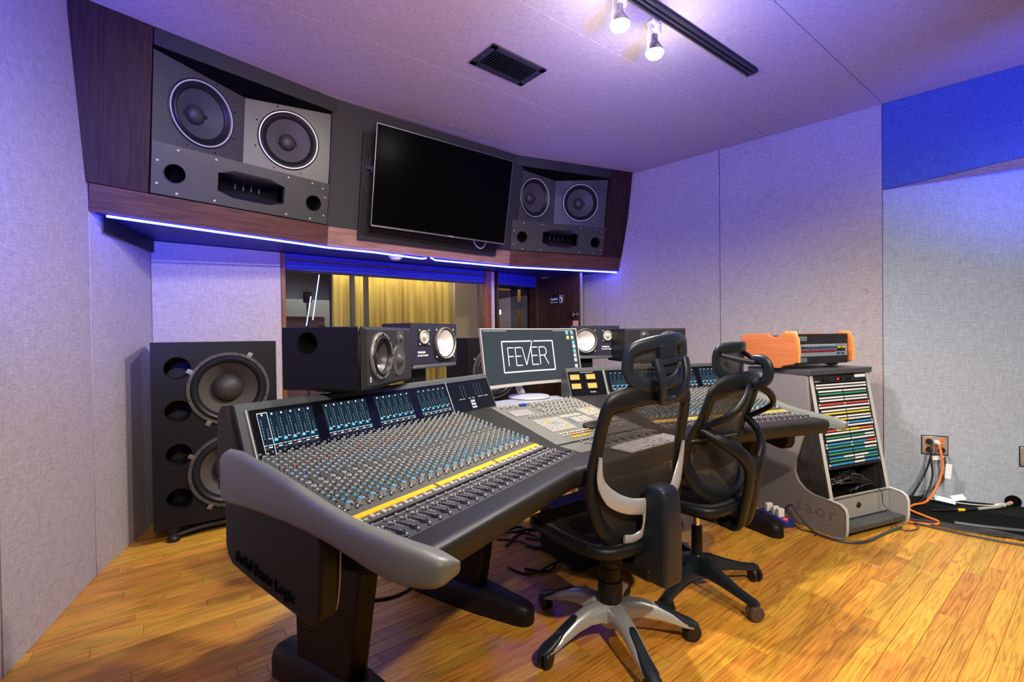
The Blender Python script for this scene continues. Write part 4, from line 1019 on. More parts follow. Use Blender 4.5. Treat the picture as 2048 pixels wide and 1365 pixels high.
# legs and feet
def leg(k, a, wb=.042, zt=.64):
    m = MB(); m.loft([[pt(k, a - wb, b, z) for b, z in [(-.60, zt), (-.20, zt), (-.295, .10), (-.585, .10)]], [pt(k, a + wb, b, z) for b, z in [(-.60, zt), (-.20, zt), (-.295, .10), (-.585, .10)]]])
    lg = m.build('leg', 'console_black', con, bevel=.012, seg=2)
    m = MB(); rings = []
    for b, hw, z in [(-.735, .03, .075), (-.728, .052, .095), (-.70, .066, .108), (-.50, .072, .118), (-.32, .072, .118), (-.18, .060, .100), (-.09, .052, .088), (-.055, .044, .082), (-.035, .030, .070), (-.028, .012, .055)]:
        rings.append([pt(k, a + x, b, zz) for x, zz in [(-hw, .0), (hw, .0), (hw, z * .55), (hw * .86, z * .85), (hw * .5, z), (-hw * .5, z), (-hw * .86, z * .85), (-hw, z * .55)]])
    m.loft(rings); m.build('foot', 'console_black', con, smooth=50)
leg('L', .262); leg('L', .985); leg('R', .22); leg('R', .97)
# yellow display strips, buttons
for k in 'LR':
    X = SX(k); w_ = SEC[k][2]; sp = w_ / 3
    for i in range(3):
        m = MB(); x0, x1 = i * sp + .006, (i + 1) * sp - .006
        m.loft([[(x0, -.001, dz(.001) + .0002), (x1, -.001, dz(.001) + .0002), (x1, -.020, dz(.020) + .0002), (x0, -.020, dz(.02) + .0002)], [(x0, -.001, dz(.001) + .0035), (x1, -.001, dz(.001) + .0035), (x1, -.020, dz(.020) + .0035), (x0, -.020, dz(.02) + .0035)]], 0, X=X)
        m.build('yellow_strip', 'yellow_strip', DECKS[k])
# knobs
def knob_mesh(cap, r=.0060, h=.0182, body='knob_grey'):
    m = MB(); m.lathe([(r * 1.25, 0), (r * 1.25, .002), (r * 1.02, .003)], 10, 0); m.lathe([(r, .0025), (r * .88, h - .002)], 10, 1); m.lathe([(r * .90, h - .0022), (r * .82, h), (0.0001, h)], 10, 2)
    m.box((0, -r * .93, h * .62), (.0014, .0010, h * .66), 3)
    o = m.build('knob', ['knob_base', body, cap, 'knob_base'], None, smooth=50); me = o.data; bpy.data.objects.remove(o); return me, m
KP = {'grey': knob_mesh('knob_grey'), 'red': knob_mesh('knob_red'), 'white': knob_mesh('knob_white', body='knob_white'), 'lblue': knob_mesh('knob_lblue', body='knob_lblue'), 'blue': knob_mesh('knob_blue'), 'big': knob_mesh('knob_blue', .0088, .020, 'knob_white'),
      'small': knob_mesh('knob_white', .0038, .008, 'knob_white')}
tilt = math.atan((.896 - .800) / .43)
rk = random.Random(5)
def knob_layout(k):
    w_ = SEC[k][2]; p = w_ / 24; out = []
    for ch in range(24):
        for col in (0, 1):
            x = (ch + (.28 if col == 0 else .74)) * p
            for row in range(18):
                b = -.434 + row * .0238 + (.0118 if col else 0)
                if b > -.022: continue
                if row in (5, ): kind = 'red' if col == 0 else 'grey'
                elif row < 5: kind = 'grey'
                elif row in (6, 7, 8): kind = 'lblue' if (col + row) % 2 else 'grey'
                elif row in (9, 10) and col: kind = 'small'
                elif row in (9, 10): kind = 'grey'
                elif row in (11, 12, 13): kind = 'grey' if col else 'grey'
                elif row < 17: kind = 'blue'
                if row in (14,) and col: kind = 'grey'
                if row == 17: kind = 'small' if not col else None
                if row == 16 and col: kind = 'big'
                if row == 16 and not col: kind = 'small'
                if kind: out.append((x, b, kind, ch))
    return out
def place(k, x, b, ang, lift=.0): return SX(k) @ T(x, -b, dz(b) + lift) @ RX(tilt if b < 0 else .02) @ RZ(ang)
for k in 'LR':
    lay = knob_layout(k)
    if k == 'L':
        lay.sort(key=lambda q: (pt('L', q[0], q[1], 0) + Vector((CX, CY, 0))).length)
        near, far = lay[:300], lay[300:]
        for x, b, kind, ch in near:
            o = bpy.data.objects.new('knob', KP[kind][0]); C.objects.link(o); o.parent = DECKS[k]; o.matrix_local = place(k, x, b, rk.uniform(-.7, .7))
    else: far = lay
    m = MB(); order = ['knob_base', 'knob_grey', 'knob_red', 'knob_white', 'knob_lblue', 'knob_blue']
    for x, b, kind, ch in far:
        src = KP[kind][1]; names = [mm.name for mm in KP[kind][0].materials]; Xk = place(k, x, b, rk.uniform(-.7, .7)); base = len(m.v)
        m.v += [tuple(Xk @ Vector(q)) for q in src.v]
        for f, mi in zip(src.f, src.m): m.f.append(tuple(base + j for j in f)); m.m.append(order.index(names[mi]))
    o = m.build('far_knobs', order, DECKS[k], smooth=50); stuff(o)
    # small push buttons and legends between the knobs
    m = MB(); w_ = SEC[k][2]; p = w_ / 24
    for ch in range(24):
        for row in range(17):
            for col in (0, 1):
                b = -.432 + row * .0238 + (.0 if col else .0118)
                if b > -.03: continue
                x = (ch + (.52 if col == 0 else .01)) * p
                if row in (1, 3, 4, 7, 9, 10, 12, 15): m.box((0, 0, .0015), (.0048, .0048, .003), 0, place(k, x, b, 0))
                m.box((0, 0, .0002), (.010, .0010, .0003), 1, place(k, (ch + (.28 if col else .74)) * p, b + .001, 0))
    stuff(m.build('push_buttons', ['button_white', 'knob_grey'], DECKS[k]))
    # channel switches below the yellow strip
    for ch in range(24):
        for dx, b in ((.26, .0265), (.26, .0345), (.66, .0345)):
            key = 'sw'
            if key not in KP:
                m = MB(); m.loft([[(-.0062, -.0029, 0), (.0062, -.0029, 0), (.0062, .0029, 0), (-.0062, .0029, 0)], [(-.0062, -.0029, .004), (.0062, -.0029, .004), (.0062, .0029, .004), (-.0062, .0029, .004)], [(-.005, -.0019, .0052), (.005, -.0019, .0052), (.005, .0019, .0052), (-.005, .0019, .0052)]])
                o = m.build('switch', 'knob_white', None, smooth=20); KP[key] = (o.data, m); bpy.data.objects.remove(o)
            o = bpy.data.objects.new('switch', KP['sw'][0]); C.objects.link(o); o.parent = DECKS[k]; o.matrix_local = place(k, (ch + dx) * p, b, 0)
    m = MB(); m.box((w_ / 2, -.0625, dz(.062) + .001), (w_, .0022, .002), 0, SX(k)); m.build('bright_edge', 'monitor_silver', DECKS[k])
# faders
def fader_meshes():
    m = MB(); m.loft([[(-.0055, -.011, .001), (.0055, -.011, .001), (.0055, .011, .001), (-.0055, .011, .001)], [(-.0050, -.0095, .0085), (.0050, -.0095, .0085), (.0050, .0095, .0085), (-.0050, .0095, .0085)], [(-.0046, -.002, .0065), (.0046, -.002, .0065), (.0046, .002, .0065), (-.0046, .002, .0065)]])
    m.box((0, 0, .0075), (.0095, .0012, .001), 1)
    o = m.build('fader_cap', ['deck_blue', 'knob_white'], None); me = o.data; bpy.data.objects.remove(o); return me
FM = fader_meshes()
for k, n, x0, w_ in (('L', 24, 0, wL), ('R', 24, 0, wR), ('C', 8, .10, .46)):
    p = w_ / n; m = MB(); m2 = MB()
    for ch in range(n):
        x = x0 + (ch + .78) * p
        m.box((x, -.126, dz(.1) + .0002), (.0036, .102, .0006), 0, SX(k))
        m.box((x + .006, -.126, dz(.1) + .0002), (.0035, .095, .0003), 1, SX(k))
        for j in range(5): m.box((x - .014, -(.085 + j * .012), dz(.1) + .001), (.004, .003, .002), 2, SX(k))
        for j in range(12): m2.box((x - .020 + j * .0009, -(.132 + .0), dz(.1) + .0004), (.0004, .038, .0003), 0, SX(k))
        for xx, bb in ((x - .014, .070), (x - .020, .098), (x - .011, .104), (x - .006, .183)):
            o = bpy.data.objects.new('small_knob', KP['small'][0]); C.objects.link(o); o.parent = DECKS[k]; o.matrix_local = SX(k) @ T(xx, -bb, dz(bb))
        bcap = .158 + rk.uniform(-.004, .004) if rk.random() > .1 else .15
        o = bpy.data.objects.new('fader_cap', FM); C.objects.link(o); o.parent = DECKS[k]; o.matrix_local = SX(k) @ T(x, -bcap, dz(bcap))
    stuff(m.build('fader_slots', ['deep_black', 'console_dark', 'button_white'], DECKS[k]))
# centre section: monitor knobs, soft keys, keypad, jog wheel, small screen
X = SX('C')
m = MB(); order = ['knob_base', 'knob_grey', 'knob_red', 'knob_white', 'knob_lblue', 'knob_blue']
cspots = []
for r_ in range(9):
    for c_ in range(11):
        if rk.random() < .12: continue
        cspots.append((.235 + c_ * .032 + (r_ % 2) * .008, -.425 + r_ * .022))
for c_ in range(4): cspots.append((.045 + c_ * .03, -.415 + (c_ % 2) * .01))
for c_ in range(5): cspots.append((.10 + c_ * .026, -.255))
for a, b in cspots:
    src = KP['white'][1]; names = [mm.name for mm in KP['white'][0].materials]
    o = bpy.data.objects.new('knob', KP['white'][0]); C.objects.link(o); o.parent = DECKS['C']; o.matrix_local = place('C', a, b, rk.uniform(-.7, .7)) @ Matrix.Diagonal((.85, .85, .8, 1))
m = MB(); m.box((.105, 0, 0), (.13, .075, .004), 0, X @ T(0, .325, dz(-.325) + .001) @ RX(tilt)); m.build('small_screen', 'rack_side', DECKS['C'])
def keyblock(name, a0, b0, nx, ny, dx, dy, sx, sy, mats, pick):
    m = MB()
    for i in range(nx):
        for j in range(ny):
            m.box((0, 0, .003), (sx, sy, .006), pick(i, j), place('C', a0 + i * dx, b0 + j * dy, 0))
    stuff(m.build(name, mats, DECKS['C']))
KW = ['button_white', 'button_yellow', 'button_black', 'knob_lblue']
keyblock('soft_keys', .09, -.205, 9, 9, .0185, .0165, .012, .010, KW, lambda i, j: 1 if (i, j) in ((3, 1), (3, 2), (6, 7)) else (3 if (i, j) in ((4, 3), (5, 3)) else 0))
keyblock('soft_keys', .27, -.215, 8, 2, .018, .014, .013, .009, KW, lambda i, j: 0)
keyblock('soft_keys', .30, -.175, 3, 5, .02, .013, .015, .008, KW, lambda i, j: 3 if i == 0 else 0)
keyblock('soft_keys', .37, -.175, 2, 5, .03, .013, .022, .007, KW, lambda i, j: 0)
keyblock('soft_keys', .45, -.26, 7, 6, .019, .016, .013, .010, KW, lambda i, j: 1 if rk.random() < .08 else 0)
keyblock('soft_keys', .47, -.155, 6, 6, .019, .014, .013, .008, KW, lambda i, j: 1 if rk.random() < .05 else 0)
keyblock('keypad_keys', .355, -.095, 5, 5, .022, .0165, .017, .012, ['button_black'], lambda i, j: 0)
keyblock('soft_keys', .10, -.035, 22, 1, .021, .02, .014, .010, KW, lambda i, j: 0)
keyblock('soft_keys', .10, -.014, 22, 1, .021, .02, .014, .007, KW, lambda i, j: 1 if i in (2, 3, 4, 7, 8, 9) else 0)
m = MB(); m.lathe([(.033, 0), (.033, .010), (.029, .014), (.012, .012), (0, .012)], 28, 0, place('C', .315, -.055, 0)); m.build('jog_wheel', 'button_black', DECKS['C'])
m = MB(); m.box((0, 0, .004), (.04, .02, .008), 0, place('C', .19, -.42, 0)); m.build('small_device', 'power_blue', DECKS['C'])
for i in range(2):
    m = MB(); m.box((0, 0, .002), (.055, .012, .004), 0, place('C', .16 + i * .065, .012, 0)); m.build('yellow_strip', 'yellow_strip', DECKS['C'])

# ================================================================== LOUDSPEAKERS ON THE FLOOR, CONSOLE AND STANDS
def subwoofer(x, y, th, mirror, label, group=None):
    t = thing('subwoofer', label, 'loudspeaker', (x, y, 0), rzd(th))
    w_, z0, z1, dp = .70, .098, 1.257, .38
    m = MB(); m.box((w_ / 2, dp / 2, (z0 + z1) / 2), (w_, dp, z1 - z0)); cab = m.build('cabinet', 'sub_black', t, bevel=.004)
    mx = (lambda v: w_ - v) if mirror else (lambda v: v)
    pc = [(mx(.135), z) for z in (1.093, .822, .548, .268)]; wc = [(mx(.415), .948), (mx(.415), .408)]
    cab.modifiers.clear()
    carve(cab, [cyl((px, 0, pz), .070, .5, 'Y') for px, pz in pc] + [cyl((px, 0, pz), .213, .34, 'Y', 48) for px, pz in wc])
    for px, pz in pc:
        m = MB(); m.lathe([(.078, -.002), (.076, .001), (.070, -.008), (.069, -.03), (.069, -.22), (0.0001, -.22)], 32, 0, T(px, 0, pz) @ RX(PI / 2)); m.build('port', 'rubber', t)
    for px, pz in wc: driver(t, T(px, -.001, pz) @ RX(PI / 2), .240, 'sub')
    return t
subwoofer(-2.207, 2.893, 53, False, 'tall black double-woofer cabinet with four round ports in the left corner')
subwoofer(-.384, 4.10, 53, True, 'dark woofer cabinet standing behind the console, half hidden by the computer screen')
def low_stand(x, y, th, label):
    t = thing('isolation_stand', label, 'speaker stand', (x, y, 0), rzd(th))
    for sx_ in (.10, .58):
        for sy in (.05, .33):
            m = MB(); m.lathe([(.036, 0), (.036, .02), (.028, .028), (.026, .06), (.034, .066), (.034, .096)], 20, 0, T(sx_, sy, 0), (True, True)); m.build('post', 'rubber', t)
    m = MB()
    for sy in (.05, .33): m.tube(smooth_pts([(.10, sy, .030), (.22, sy, .050), (.34, sy, .055), (.46, sy, .050), (.58, sy, .030)], 4), .014, 6)
    for sx_ in (.10, .58): m.tube([(sx_, .05, .045), (sx_, .33, .045)], .012, 6)
    m.build('frame', 'rubber', t)
low_stand(-2.207, 2.893, 53, 'low black tubular stand under the subwoofer in the left corner')
low_stand(-.384, 4.10, 53, 'low black stand under the cabinet behind the console')

def big_monitor(x, y, th, mirror, label):
    t = thing('studio_monitor', label, 'loudspeaker', (x, y, 1.083), rzd(th))
    w_, h_, dp = .45, .228, .305; mx = (lambda v: w_ - v) if mirror else (lambda v: v)
    m = MB(); m.box((w_ / 2, dp / 2 + .004, h_ / 2), (w_, dp, h_)); cab = m.build('cabinet', 'dyn_wood', t)
    hx = 0 if not mirror else w_
    carve(cab, [cyl((hx, .205, .170), .036, .12, 'X'), cyl((mx(.132), 0, .118), .079, .12, 'Y')])
    cab.modifiers.new('bevel', 'BEVEL').width = .004
    m = MB(); sg_ = 1 if not mirror else -1; m.lathe([(.040, -.001), (.036, .003), (.034, .02), (.034, .055), (0.0001, .055)], 28, 0, T(hx, .205, .170) @ RY(sg_ * PI / 2)); m.build('port', 'deep_black', t)
    m = MB(); c = .020
    m.loft([[(0, .0, 0), (w_, .0, 0), (w_, .0, h_), (0, .0, h_)], [(c, -.014, c * .6), (w_ - c, -.014, c * .6), (w_ - c, -.014, h_ - c * .6), (c, -.014, h_ - c * .6)]], 0, True); baf = m.build('baffle', 'dyn_baffle', t, smooth=20)
    carve(baf, [cyl((mx(.132), 0, .118), .079, .2, 'Y')]); 
    F = lambda a, b: T(mx(a), -.0145, b) @ RX(PI / 2)
    driver(t, F(.132, .118), .090, 'dyn')
    m = MB(); m.lathe([(.064, 0), (.062, .003), (.045, -.004 + .006), (.030, .002), (.026, .004), (.018, .014), (0.0001, .018)], 36, 0, F(.297, .092)); mid = m.build('midrange', 'dyn_cone', t)
    m = MB(); m.lathe([(.034, 0), (.033, .003), (.020, .001), (.015, .004), (.008, .012), (0.0001, .014)], 28, 0, F(.312, .182)); m.build('tweeter', 'dyn_cone', t)
    m = MB()
    for cx_, cz_, r_ in ((.297, .092, .068), (.312, .182, .038)):
        for k in range(4):
            a = PI / 4 + k * PI / 2; m.lathe([(.003, 0), (.003, .002), (0, .002)], 8, 0, F(cx_ + math.cos(a) * r_, cz_ + math.sin(a) * r_))
    m.build('screws', 'steel', t)
    m = MB(); m.box((mx(.045), -.0150, .035), (.012, .001, .020)); m.build('badge', 'bright_ring', t)
    m = MB()
    for k in range(6): m.box((w_ / 2, dp + .012, .05 + k * .025), (w_ * .6, .020, .006))
    m.box((w_ / 2, dp + .008, h_ / 2), (w_ * .7, .008, h_ * .78)); m.build('rear_heatsink', 'black', t)
    return t
big_monitor(-.535, 1.675, 10, False, 'large black studio monitor on the left end of the console, side port facing the camera')
big_monitor(.765, 3.23, 80, True, 'black studio monitor on the right wing of the console, behind the near chair headrest')
def pad(x, y, th, label):
    t = thing('isolation_pad', label, 'speaker stand', (x, y, 1.0665), rzd(th))
    m = MB(); rings = []
    for zz, g in ((0, -.01), (.003, 0), (.010, 0), (.013, -.006)):
        rings.append([(.225 + math.copysign(abs(math.cos(2 * PI * k / 24)) ** .6, math.cos(2 * PI * k / 24)) * (.16 + g), .15 + math.copysign(abs(math.sin(2 * PI * k / 24)) ** .6, math.sin(2 * PI * k / 24)) * (.115 + g), zz) for k in range(24)])
    m.loft(rings); m.build('ring', 'rubber', t)
    m = MB(); m.lathe([(.02, 0), (.02, .016)], 16, 0, T(.10, .10, 0), (True, True)); m.build('foot', 'rubber', t)
pad(-.535, 1.675, 10, 'black isolation pad under the left console monitor')
pad(.765, 3.23, 80, 'black isolation pad under the right console monitor')

def small_monitor(x, y, th, z, mirror, label):
    t = thing('nearfield_monitor', label, 'loudspeaker', (x, y, z), rzd(th)); w_, h_, dp = .382, .215, .199
    mx = (lambda v: w_ - v) if mirror else (lambda v: v)
    m = MB(); m.box((w_ / 2, dp / 2, h_ / 2), (w_, dp, h_)); cabn = m.build('cabinet', 'ns_black', t)
    F = lambda a, b: T(mx(a), -.001, b) @ RX(PI / 2)
    m = MB(); o = []
    for r in (.100,):
        o = [(math.cos(a) * r * f, math.sin(a) * r * f) for a, f in [(2 * PI * k / 32, (1.0 if (k % 8) else 1.0) + .10 * abs(math.sin(2 * 2 * PI * k / 32)) ** 3) for k in range(32)]]
    m.loft([[(p[0], p[1], 0) for p in o], [(p[0] * .985, p[1] * .985, .004) for p in o], [(p[0] * .83, p[1] * .83, .004) for p in o]], 0, True, (False, False), X=F(.272, .108)); m.build('woofer_frame', 'button_black', t)
    carve(cabn, [cyl((mx(.272), 0, .108), .082, .12, 'Y')])
    driver(t, F(.272, .108) @ T(0, 0, .004), .088, 'ns')
    m = MB(); m.prism([(-.038, -.042), (.038, -.042), (.042, -.038), (.042, .038), (.038, .042), (-.038, .042), (-.042, .038), (-.042, -.038)], 0, .003, 0, F(.098, .142)); tw = m.build('tweeter', 'button_black', t)
    m = MB(); m.lathe([(.036, .003), (.035, .008), (.031, .009), (.028, .004), (.014, .006), (.010, .012), (0.0001, .014)], 28, 0, F(.098, .142)); m.build('dome', 'ns_tweeter', tw)
    m = MB()
    for sx_, sz in ((1, 1), (-1, 1), (1, -1), (-1, -1)):
        m.lathe([(.005, .003), (.005, .006), (0, .006)], 8, 0, F(.098 + sx_ * .036, .142 + sz * .036)); m.lathe([(.005, .004), (.005, .007), (0, .007)], 8, 0, F(.272 + sx_ * .074, .108 + sz * .074))
    m.build('screws', 'ns_tweeter', t)
    X = T(mx(.048) if not mirror else mx(.145), -.0015, .058) @ UP
    text_mesh('YAMAHA', .015, .0002, 'white_plastic', 'lettering', t, X, bold=.0004)
    text_mesh('NS-10M STUDIO', .0115, .0002, 'white_plastic', 'lettering', t, X @ T(0, -.016, 0), bold=.0003)
    return t
small_monitor(-.512, 2.405, 30, 1.128, False, 'nearfield monitor with a white cone on a stand left of the computer screen')
small_monitor(.420, 3.385, 75, 1.122, True, 'nearfield monitor with a white cone right of the computer screen')
def speaker_stand(x, y, th, z, label):
    t = thing('speaker_stand', label, 'speaker stand', (x, y, 0), rzd(th))
    m = MB(); m.box((.185, .085, z - .012), (.36, .19, .012)); m.box((.185, -.006, z - .010), (.36, .006, .020)); m.build('top_plate', 'mic_grey', t, bevel=.002)
    m = MB(); m.box((.15, .11, z / 2), (.10, .075, z - .03)); m.build('column', 'black', t, bevel=.004)
    m = MB(); m.box((.17, .10, .012), (.32, .28, .024)); m.build('base', 'black', t, bevel=.004)
speaker_stand(-.512, 2.405, 30, 1.126, 'black column stand behind the console carrying the left nearfield monitor')
speaker_stand(.420, 3.385, 75, 1.120, 'black column stand behind the console carrying the right nearfield monitor')

# ================================================================== COMPUTER SCREEN, KEYBOARD, TABLET
cs = thing('computer_screen', 'wide curved silver computer screen showing a white FEVER logo', 'computer screen', (-.150, 2.705, .965), rzd(52))
SW, SH, LEAN = .79, .352, .16
def cv(x, z, off=0.0):
    s = (x / SW - .5) * 2; y = .045 * (1 - s * s) + z * LEAN
    return (x, y - off, z)
def cgrid(m, x0, x1, z0, z1, off, mi=0, n=12):
    for i in range(n):
        a, b = x0 + (x1 - x0) * i / n, x0 + (x1 - x0) * (i + 1) / n
        m.quad(cv(a, z0, off), cv(b, z0, off), cv(b, z1, off), cv(a, z1, off), mi)
m = MB(); rings = []
for i in range(25):
    x = SW * i / 24; rings.append([cv(x, 0, 0), cv(x, SH, 0), cv(x, SH, -.018), cv(x, 0, -.018)])
m.loft(rings); m.build('casing', 'monitor_silver', cs, smooth=30)
m = MB(); cgrid(m, .007, SW - .007, .018, SH - .006, .0008, 0, 24); pan = m.build('display', 'scr_bg', cs)
m = MB(); cgrid(m, .0, SW, .0, .018, .002, 0, 24); m.build('chin', 'monitor_silver', cs)
# logo strokes
def stroke(m, pts, w_=.0055, off=.0016):
    for (x0, z0), (x1, z1) in zip(pts[:-1], pts[1:]):
        n = max(1, int(abs(x1 - x0) / .04)); dx, dz_ = x1 - x0, z1 - z0; L = math.hypot(dx, dz_); px_, pz_ = -dz_ / L * w_ / 2, dx / L * w_ / 2
        for i in range(n):
            a = (x0 + dx * i / n, z0 + dz_ * i / n); b = (x0 + dx * (i + 1) / n, z0 + dz_ * (i + 1) / n)
            m.quad(cv(a[0] + px_, a[1] + pz_, off), cv(b[0] + px_, b[1] + pz_, off), cv(b[0] - px_, b[1] - pz_, off), cv(a[0] - px_, a[1] - pz_, off))
lx0, lx1, lz0, lz1 = .165, .585, .085, .272
m = MB(); vx0, vz0, vx1, vz1 = lx0 + .190, lz0 + .038, lx0 + .255, lz1 + .002
stroke(m, [(vx1 - .010, lz1), (lx0, lz1), (lx0, lz0), (lx1, lz0), (lx1, lz1), (vx1 + .012, lz1)], .0075)
hz, tz = lz0 + .038, lz0 + .148; mz = lz0 + .095
stroke(m, [(lx0 + .045, hz), (lx0 + .045, tz), (lx0 + .095, tz)]); stroke(m, [(lx0 + .045, mz), (lx0 + .090, mz)])
stroke(m, [(lx0 + .158, hz), (lx0 + .108, hz), (lx0 + .108, tz), (lx0 + .158, tz)]); stroke(m, [(lx0 + .108, mz), (lx0 + .152, mz)])
stroke(m, [(lx0 + .166, tz), (vx0, vz0), (vx1, vz1)])
stroke(m, [(lx0 + .292, hz), (lx0 + .240, hz), (lx0 + .240, tz), (lx0 + .292, tz)]); stroke(m, [(lx0 + .240, mz), (lx0 + .286, mz)])
stroke(m, [(lx0 + .306, hz), (lx0 + .306, tz), (lx0 + .345, tz), (lx0 + .360, tz - .012), (lx0 + .362, mz + .018), (lx0 + .350, mz), (lx0 + .306, mz)]); stroke(m, [(lx0 + .342, mz), (lx0 + .372, hz)])
m.build('logo', 'scr_logo', pan)
m = MB()
for i, (x, z, mi) in enumerate([(.700, .318, 0), (.738, .318, 0), (.703, .285, 1), (.738, .285, 1), (.742, .252, 0), (.744, .225, 2), (.744, .195, 0), (.744, .165, 2), (.744, .135, 2), (.744, .095, 2)]):
    m.quad(cv(x, z, .0016), cv(x + .020, z, .0016), cv(x + .020, z + .017, .0016), cv(x, z + .017, .0016), mi); m.quad(cv(x, z - .006, .0016), cv(x + .022, z - .006, .0016), cv(x + .022, z - .003, .0016), cv(x, z - .003, .0016), 2)
for i in range(22): m.quad(*(cv(*q, .0016) for q in ((.02 + i * .009, .335), (.025 + i * .009, .335), (.025 + i * .009, .339), (.02 + i * .009, .339))), 2)
for i in range(14): m.quad(*(cv(*q, .0016) for q in ((.60 + i * .011, .335), (.606 + i * .011, .335), (.606 + i * .011, .339), (.60 + i * .011, .339))), 2)
stuff(m.build('desktop_icons', ['scr_teal', 'scr_yellow', 'scr_white'], pan))
SB = Vector((.350, .085, -.078))
m = MB(); m.tube([(SB.x, SB.y + .05, .10), (SB.x, SB.y + .055, -.02), (SB.x, SB.y + .02, -.070)], .020, 12, flat=(1.6, .7)); m.build('neck', 'monitor_silver', cs)
m = MB(); m.lathe([(.126, 0), (.130, .004), (.126, .012), (.03, .019), (0.0001, .019)], 48, 0, T(SB.x, SB.y - .045, SB.z), (True, False)); m.build('base', 'monitor_base', cs)

Kp = (Vector((0.162, 2.115, 0)) + UA * .335 + NA * .29)
kb = thing('keyboard', 'white computer keyboard on the padded armrest behind the near chair', 'keyboard', (Kp.x, Kp.y, .785), rzd(50))
m = MB(); m.box((0, 0, .006), (.42, .115, .012)); m.build('casing', 'keyboard_white', kb, bevel=.004)
m = MB()
for r_ in range(5):
    for c_ in range(20):
        m.box((-.19 + c_ * .020, -.042 + r_ * .021, .0135), (.0165, .0175, .004))
stuff(m.build('keys', 'keyboard_white', kb))
Kp = (Vector((0.162, 2.115, 0)) + UA * .66 + NA * .32)
nb = thing('notebook_computer', 'closed dark notebook computer on the armrest between the chairs', 'notebook computer', (Kp.x, Kp.y, .786), rzd(62))
m = MB(); m.box((0, 0, .006), (.31, .215, .011)); m.build('base', 'mic_grey', nb, bevel=.005)
m = MB(); m.box((0, 0, .0165), (.31, .215, .007)); m.build('lid', 'console_black', nb, bevel=.003)

# ================================================================== RACK CABINET WITH PATCH BAYS
RKX, RKY, RTH = 1.985, 2.898, 68
rk_ = thing('rack_cabinet', 'grey sloping rack cabinet with flared side feet, full of colour-striped patch bays', 'rack cabinet', (RKX, RKY, 0), rzd(RTH))
RW = .62
side = [(-.64, 0), (-.02, 0), (.025, .010), (.045, .035), (.050, .07), (.050, .165), (.040, .195), (.012, .214), (-.065, .222), (-.16, .226), (-.215, .245), (-.262, .285), (-.285, .34), (-.280, .42), (-.235, .56), (-.190, .68), (-.180, .76), (-.197, .985), (-.64, .985)]
for a0, a1 in ((0, .018), (RW - .018, RW)):
    m = MB(); m.loft([[(a0, -b, z) for b, z in side], [(a1, -b, z) for b, z in side]]); sp = m.build('side_panel', 'rack_side', rk_, bevel=.003)
    if a0 == 0:
        X = T(-.0006, .285, .100) @ RZ(-PI / 2) @ UP
        text_mesh('zaor', .115, .0006, 'rack_side_engrave', 'engraved_name', sp, X, spacing=1.15, stretch=1.2); 
    edge = [(b, z) for b, z in side[1:9]]
    m = MB(); cx_ = (a0 + a1) / 2
    m.tube([(cx_, -b, z) for b, z in edge], .0125, 8, flat=(1.0, .4)); m.build('edge_band', 'rack_edge', sp)
def face(b_or_s, off=0.0):
    """point on the sloping face: s from 0 (bottom) to 1 (top)"""
    b0, z0, b1, z1 = -.062, .216, -.195, .985
    return b0 + (b1 - b0) * b_or_s, z0 + (z1 - z0) * b_or_s
FL = math.hypot(.133, .769); FAN = math.atan2(.133, .769)
FXm = T(0, .062, .216) @ RX(-FAN)       # local z runs up the sloping face, local -y out of it
for a in (.018, RW - .036):
    m = MB(); m.loft([[(a, .062, .216), (a, .30, .216), (a, .30, .985), (a, .195, .985)], [(a + .018, .062, .216), (a + .018, .30, .216), (a + .018, .30, .985), (a + .018, .195, .985)]])
    m.build('rack_cheek', 'dark_laminate', rk_)
for a in (.018, RW - .042):
    m = MB(); m.box((a + .012, -.002, FL / 2), (.024, .006, FL), 0, FXm); m.build('front_edge', 'rack_edge', rk_)
m = MB(); m.box((RW / 2, .415, 1.008), (RW + .012, .475, .036)); m.build('top_board', 'rack_top', rk_, bevel=.006, seg=3)
m = MB(); m.loft([[(.02, .06, .222), (RW - .02, .06, .222), (RW - .02, .06, .075), (.02, .06, .075)], [(.02, .075, .222), (RW - .02, .075, .222), (RW - .02, .075, .075), (.02, .075, .075)]]); dw = m.build('lower_panel', 'rack_grey', rk_)
m = MB(); m.lathe([(.020, -.002), (.017, .004), (.013, .004), (.012, .001), (0.0001, .001)], 28, 0, T(RW * .46, .058, .150) @ RX(PI / 2)); m.build('panel_lock', 'rubber', dw)
m = MB(); m.box((RW / 2, .035, .052), (RW - .036, .14, .030)); m.build('bottom_shelf', 'rack_top', rk_, bevel=.002)
m = MB(); m.box((RW / 2, .30, .5), (RW - .06, .01, .9)); m.box((RW / 2, .17, .212), (RW - .04, .22, .01)); m.build('back_lining', 'deep_black', rk_)
# contents: power conditioner, twelve patch bays
U0 = FL - .052
pc = thing('power_conditioner', 'black power conditioner with a red digit display, topmost unit in the rack', 'power unit'); pc.matrix_world = rk_.matrix_world if False else (T(RKX, RKY, 0) @ RZ(rzd(RTH)) @ FXm @ T(0, 0, U0))
a0, a1 = .046, RW - .046; AW = a1 - a0
m = MB(); m.box(((a0 + a1) / 2, .04, .022), (AW, .08, .042)); m.build('chassis', 'amp_black', pc, bevel=.001)
m = MB()
for x in (a0 + .10, a0 + .135, a1 - .20, a1 - .165): m.lathe([(.011, 0), (.010, .012), (0, .012)], 16, 0, T(x, 0, .022) @ RX(PI / 2))
m.build('dials', 'rubber', pc)
m = MB(); m.box((RW / 2 - .02, -.001, .023), (.055, .003, .022)); m.build('display_window', 'deep_black', pc)
text_mesh('118', .017, .0003, 'led_red', 'display_digits', pc, T(RW / 2 - .038, -.003, .017) @ UP, bold=.0006)
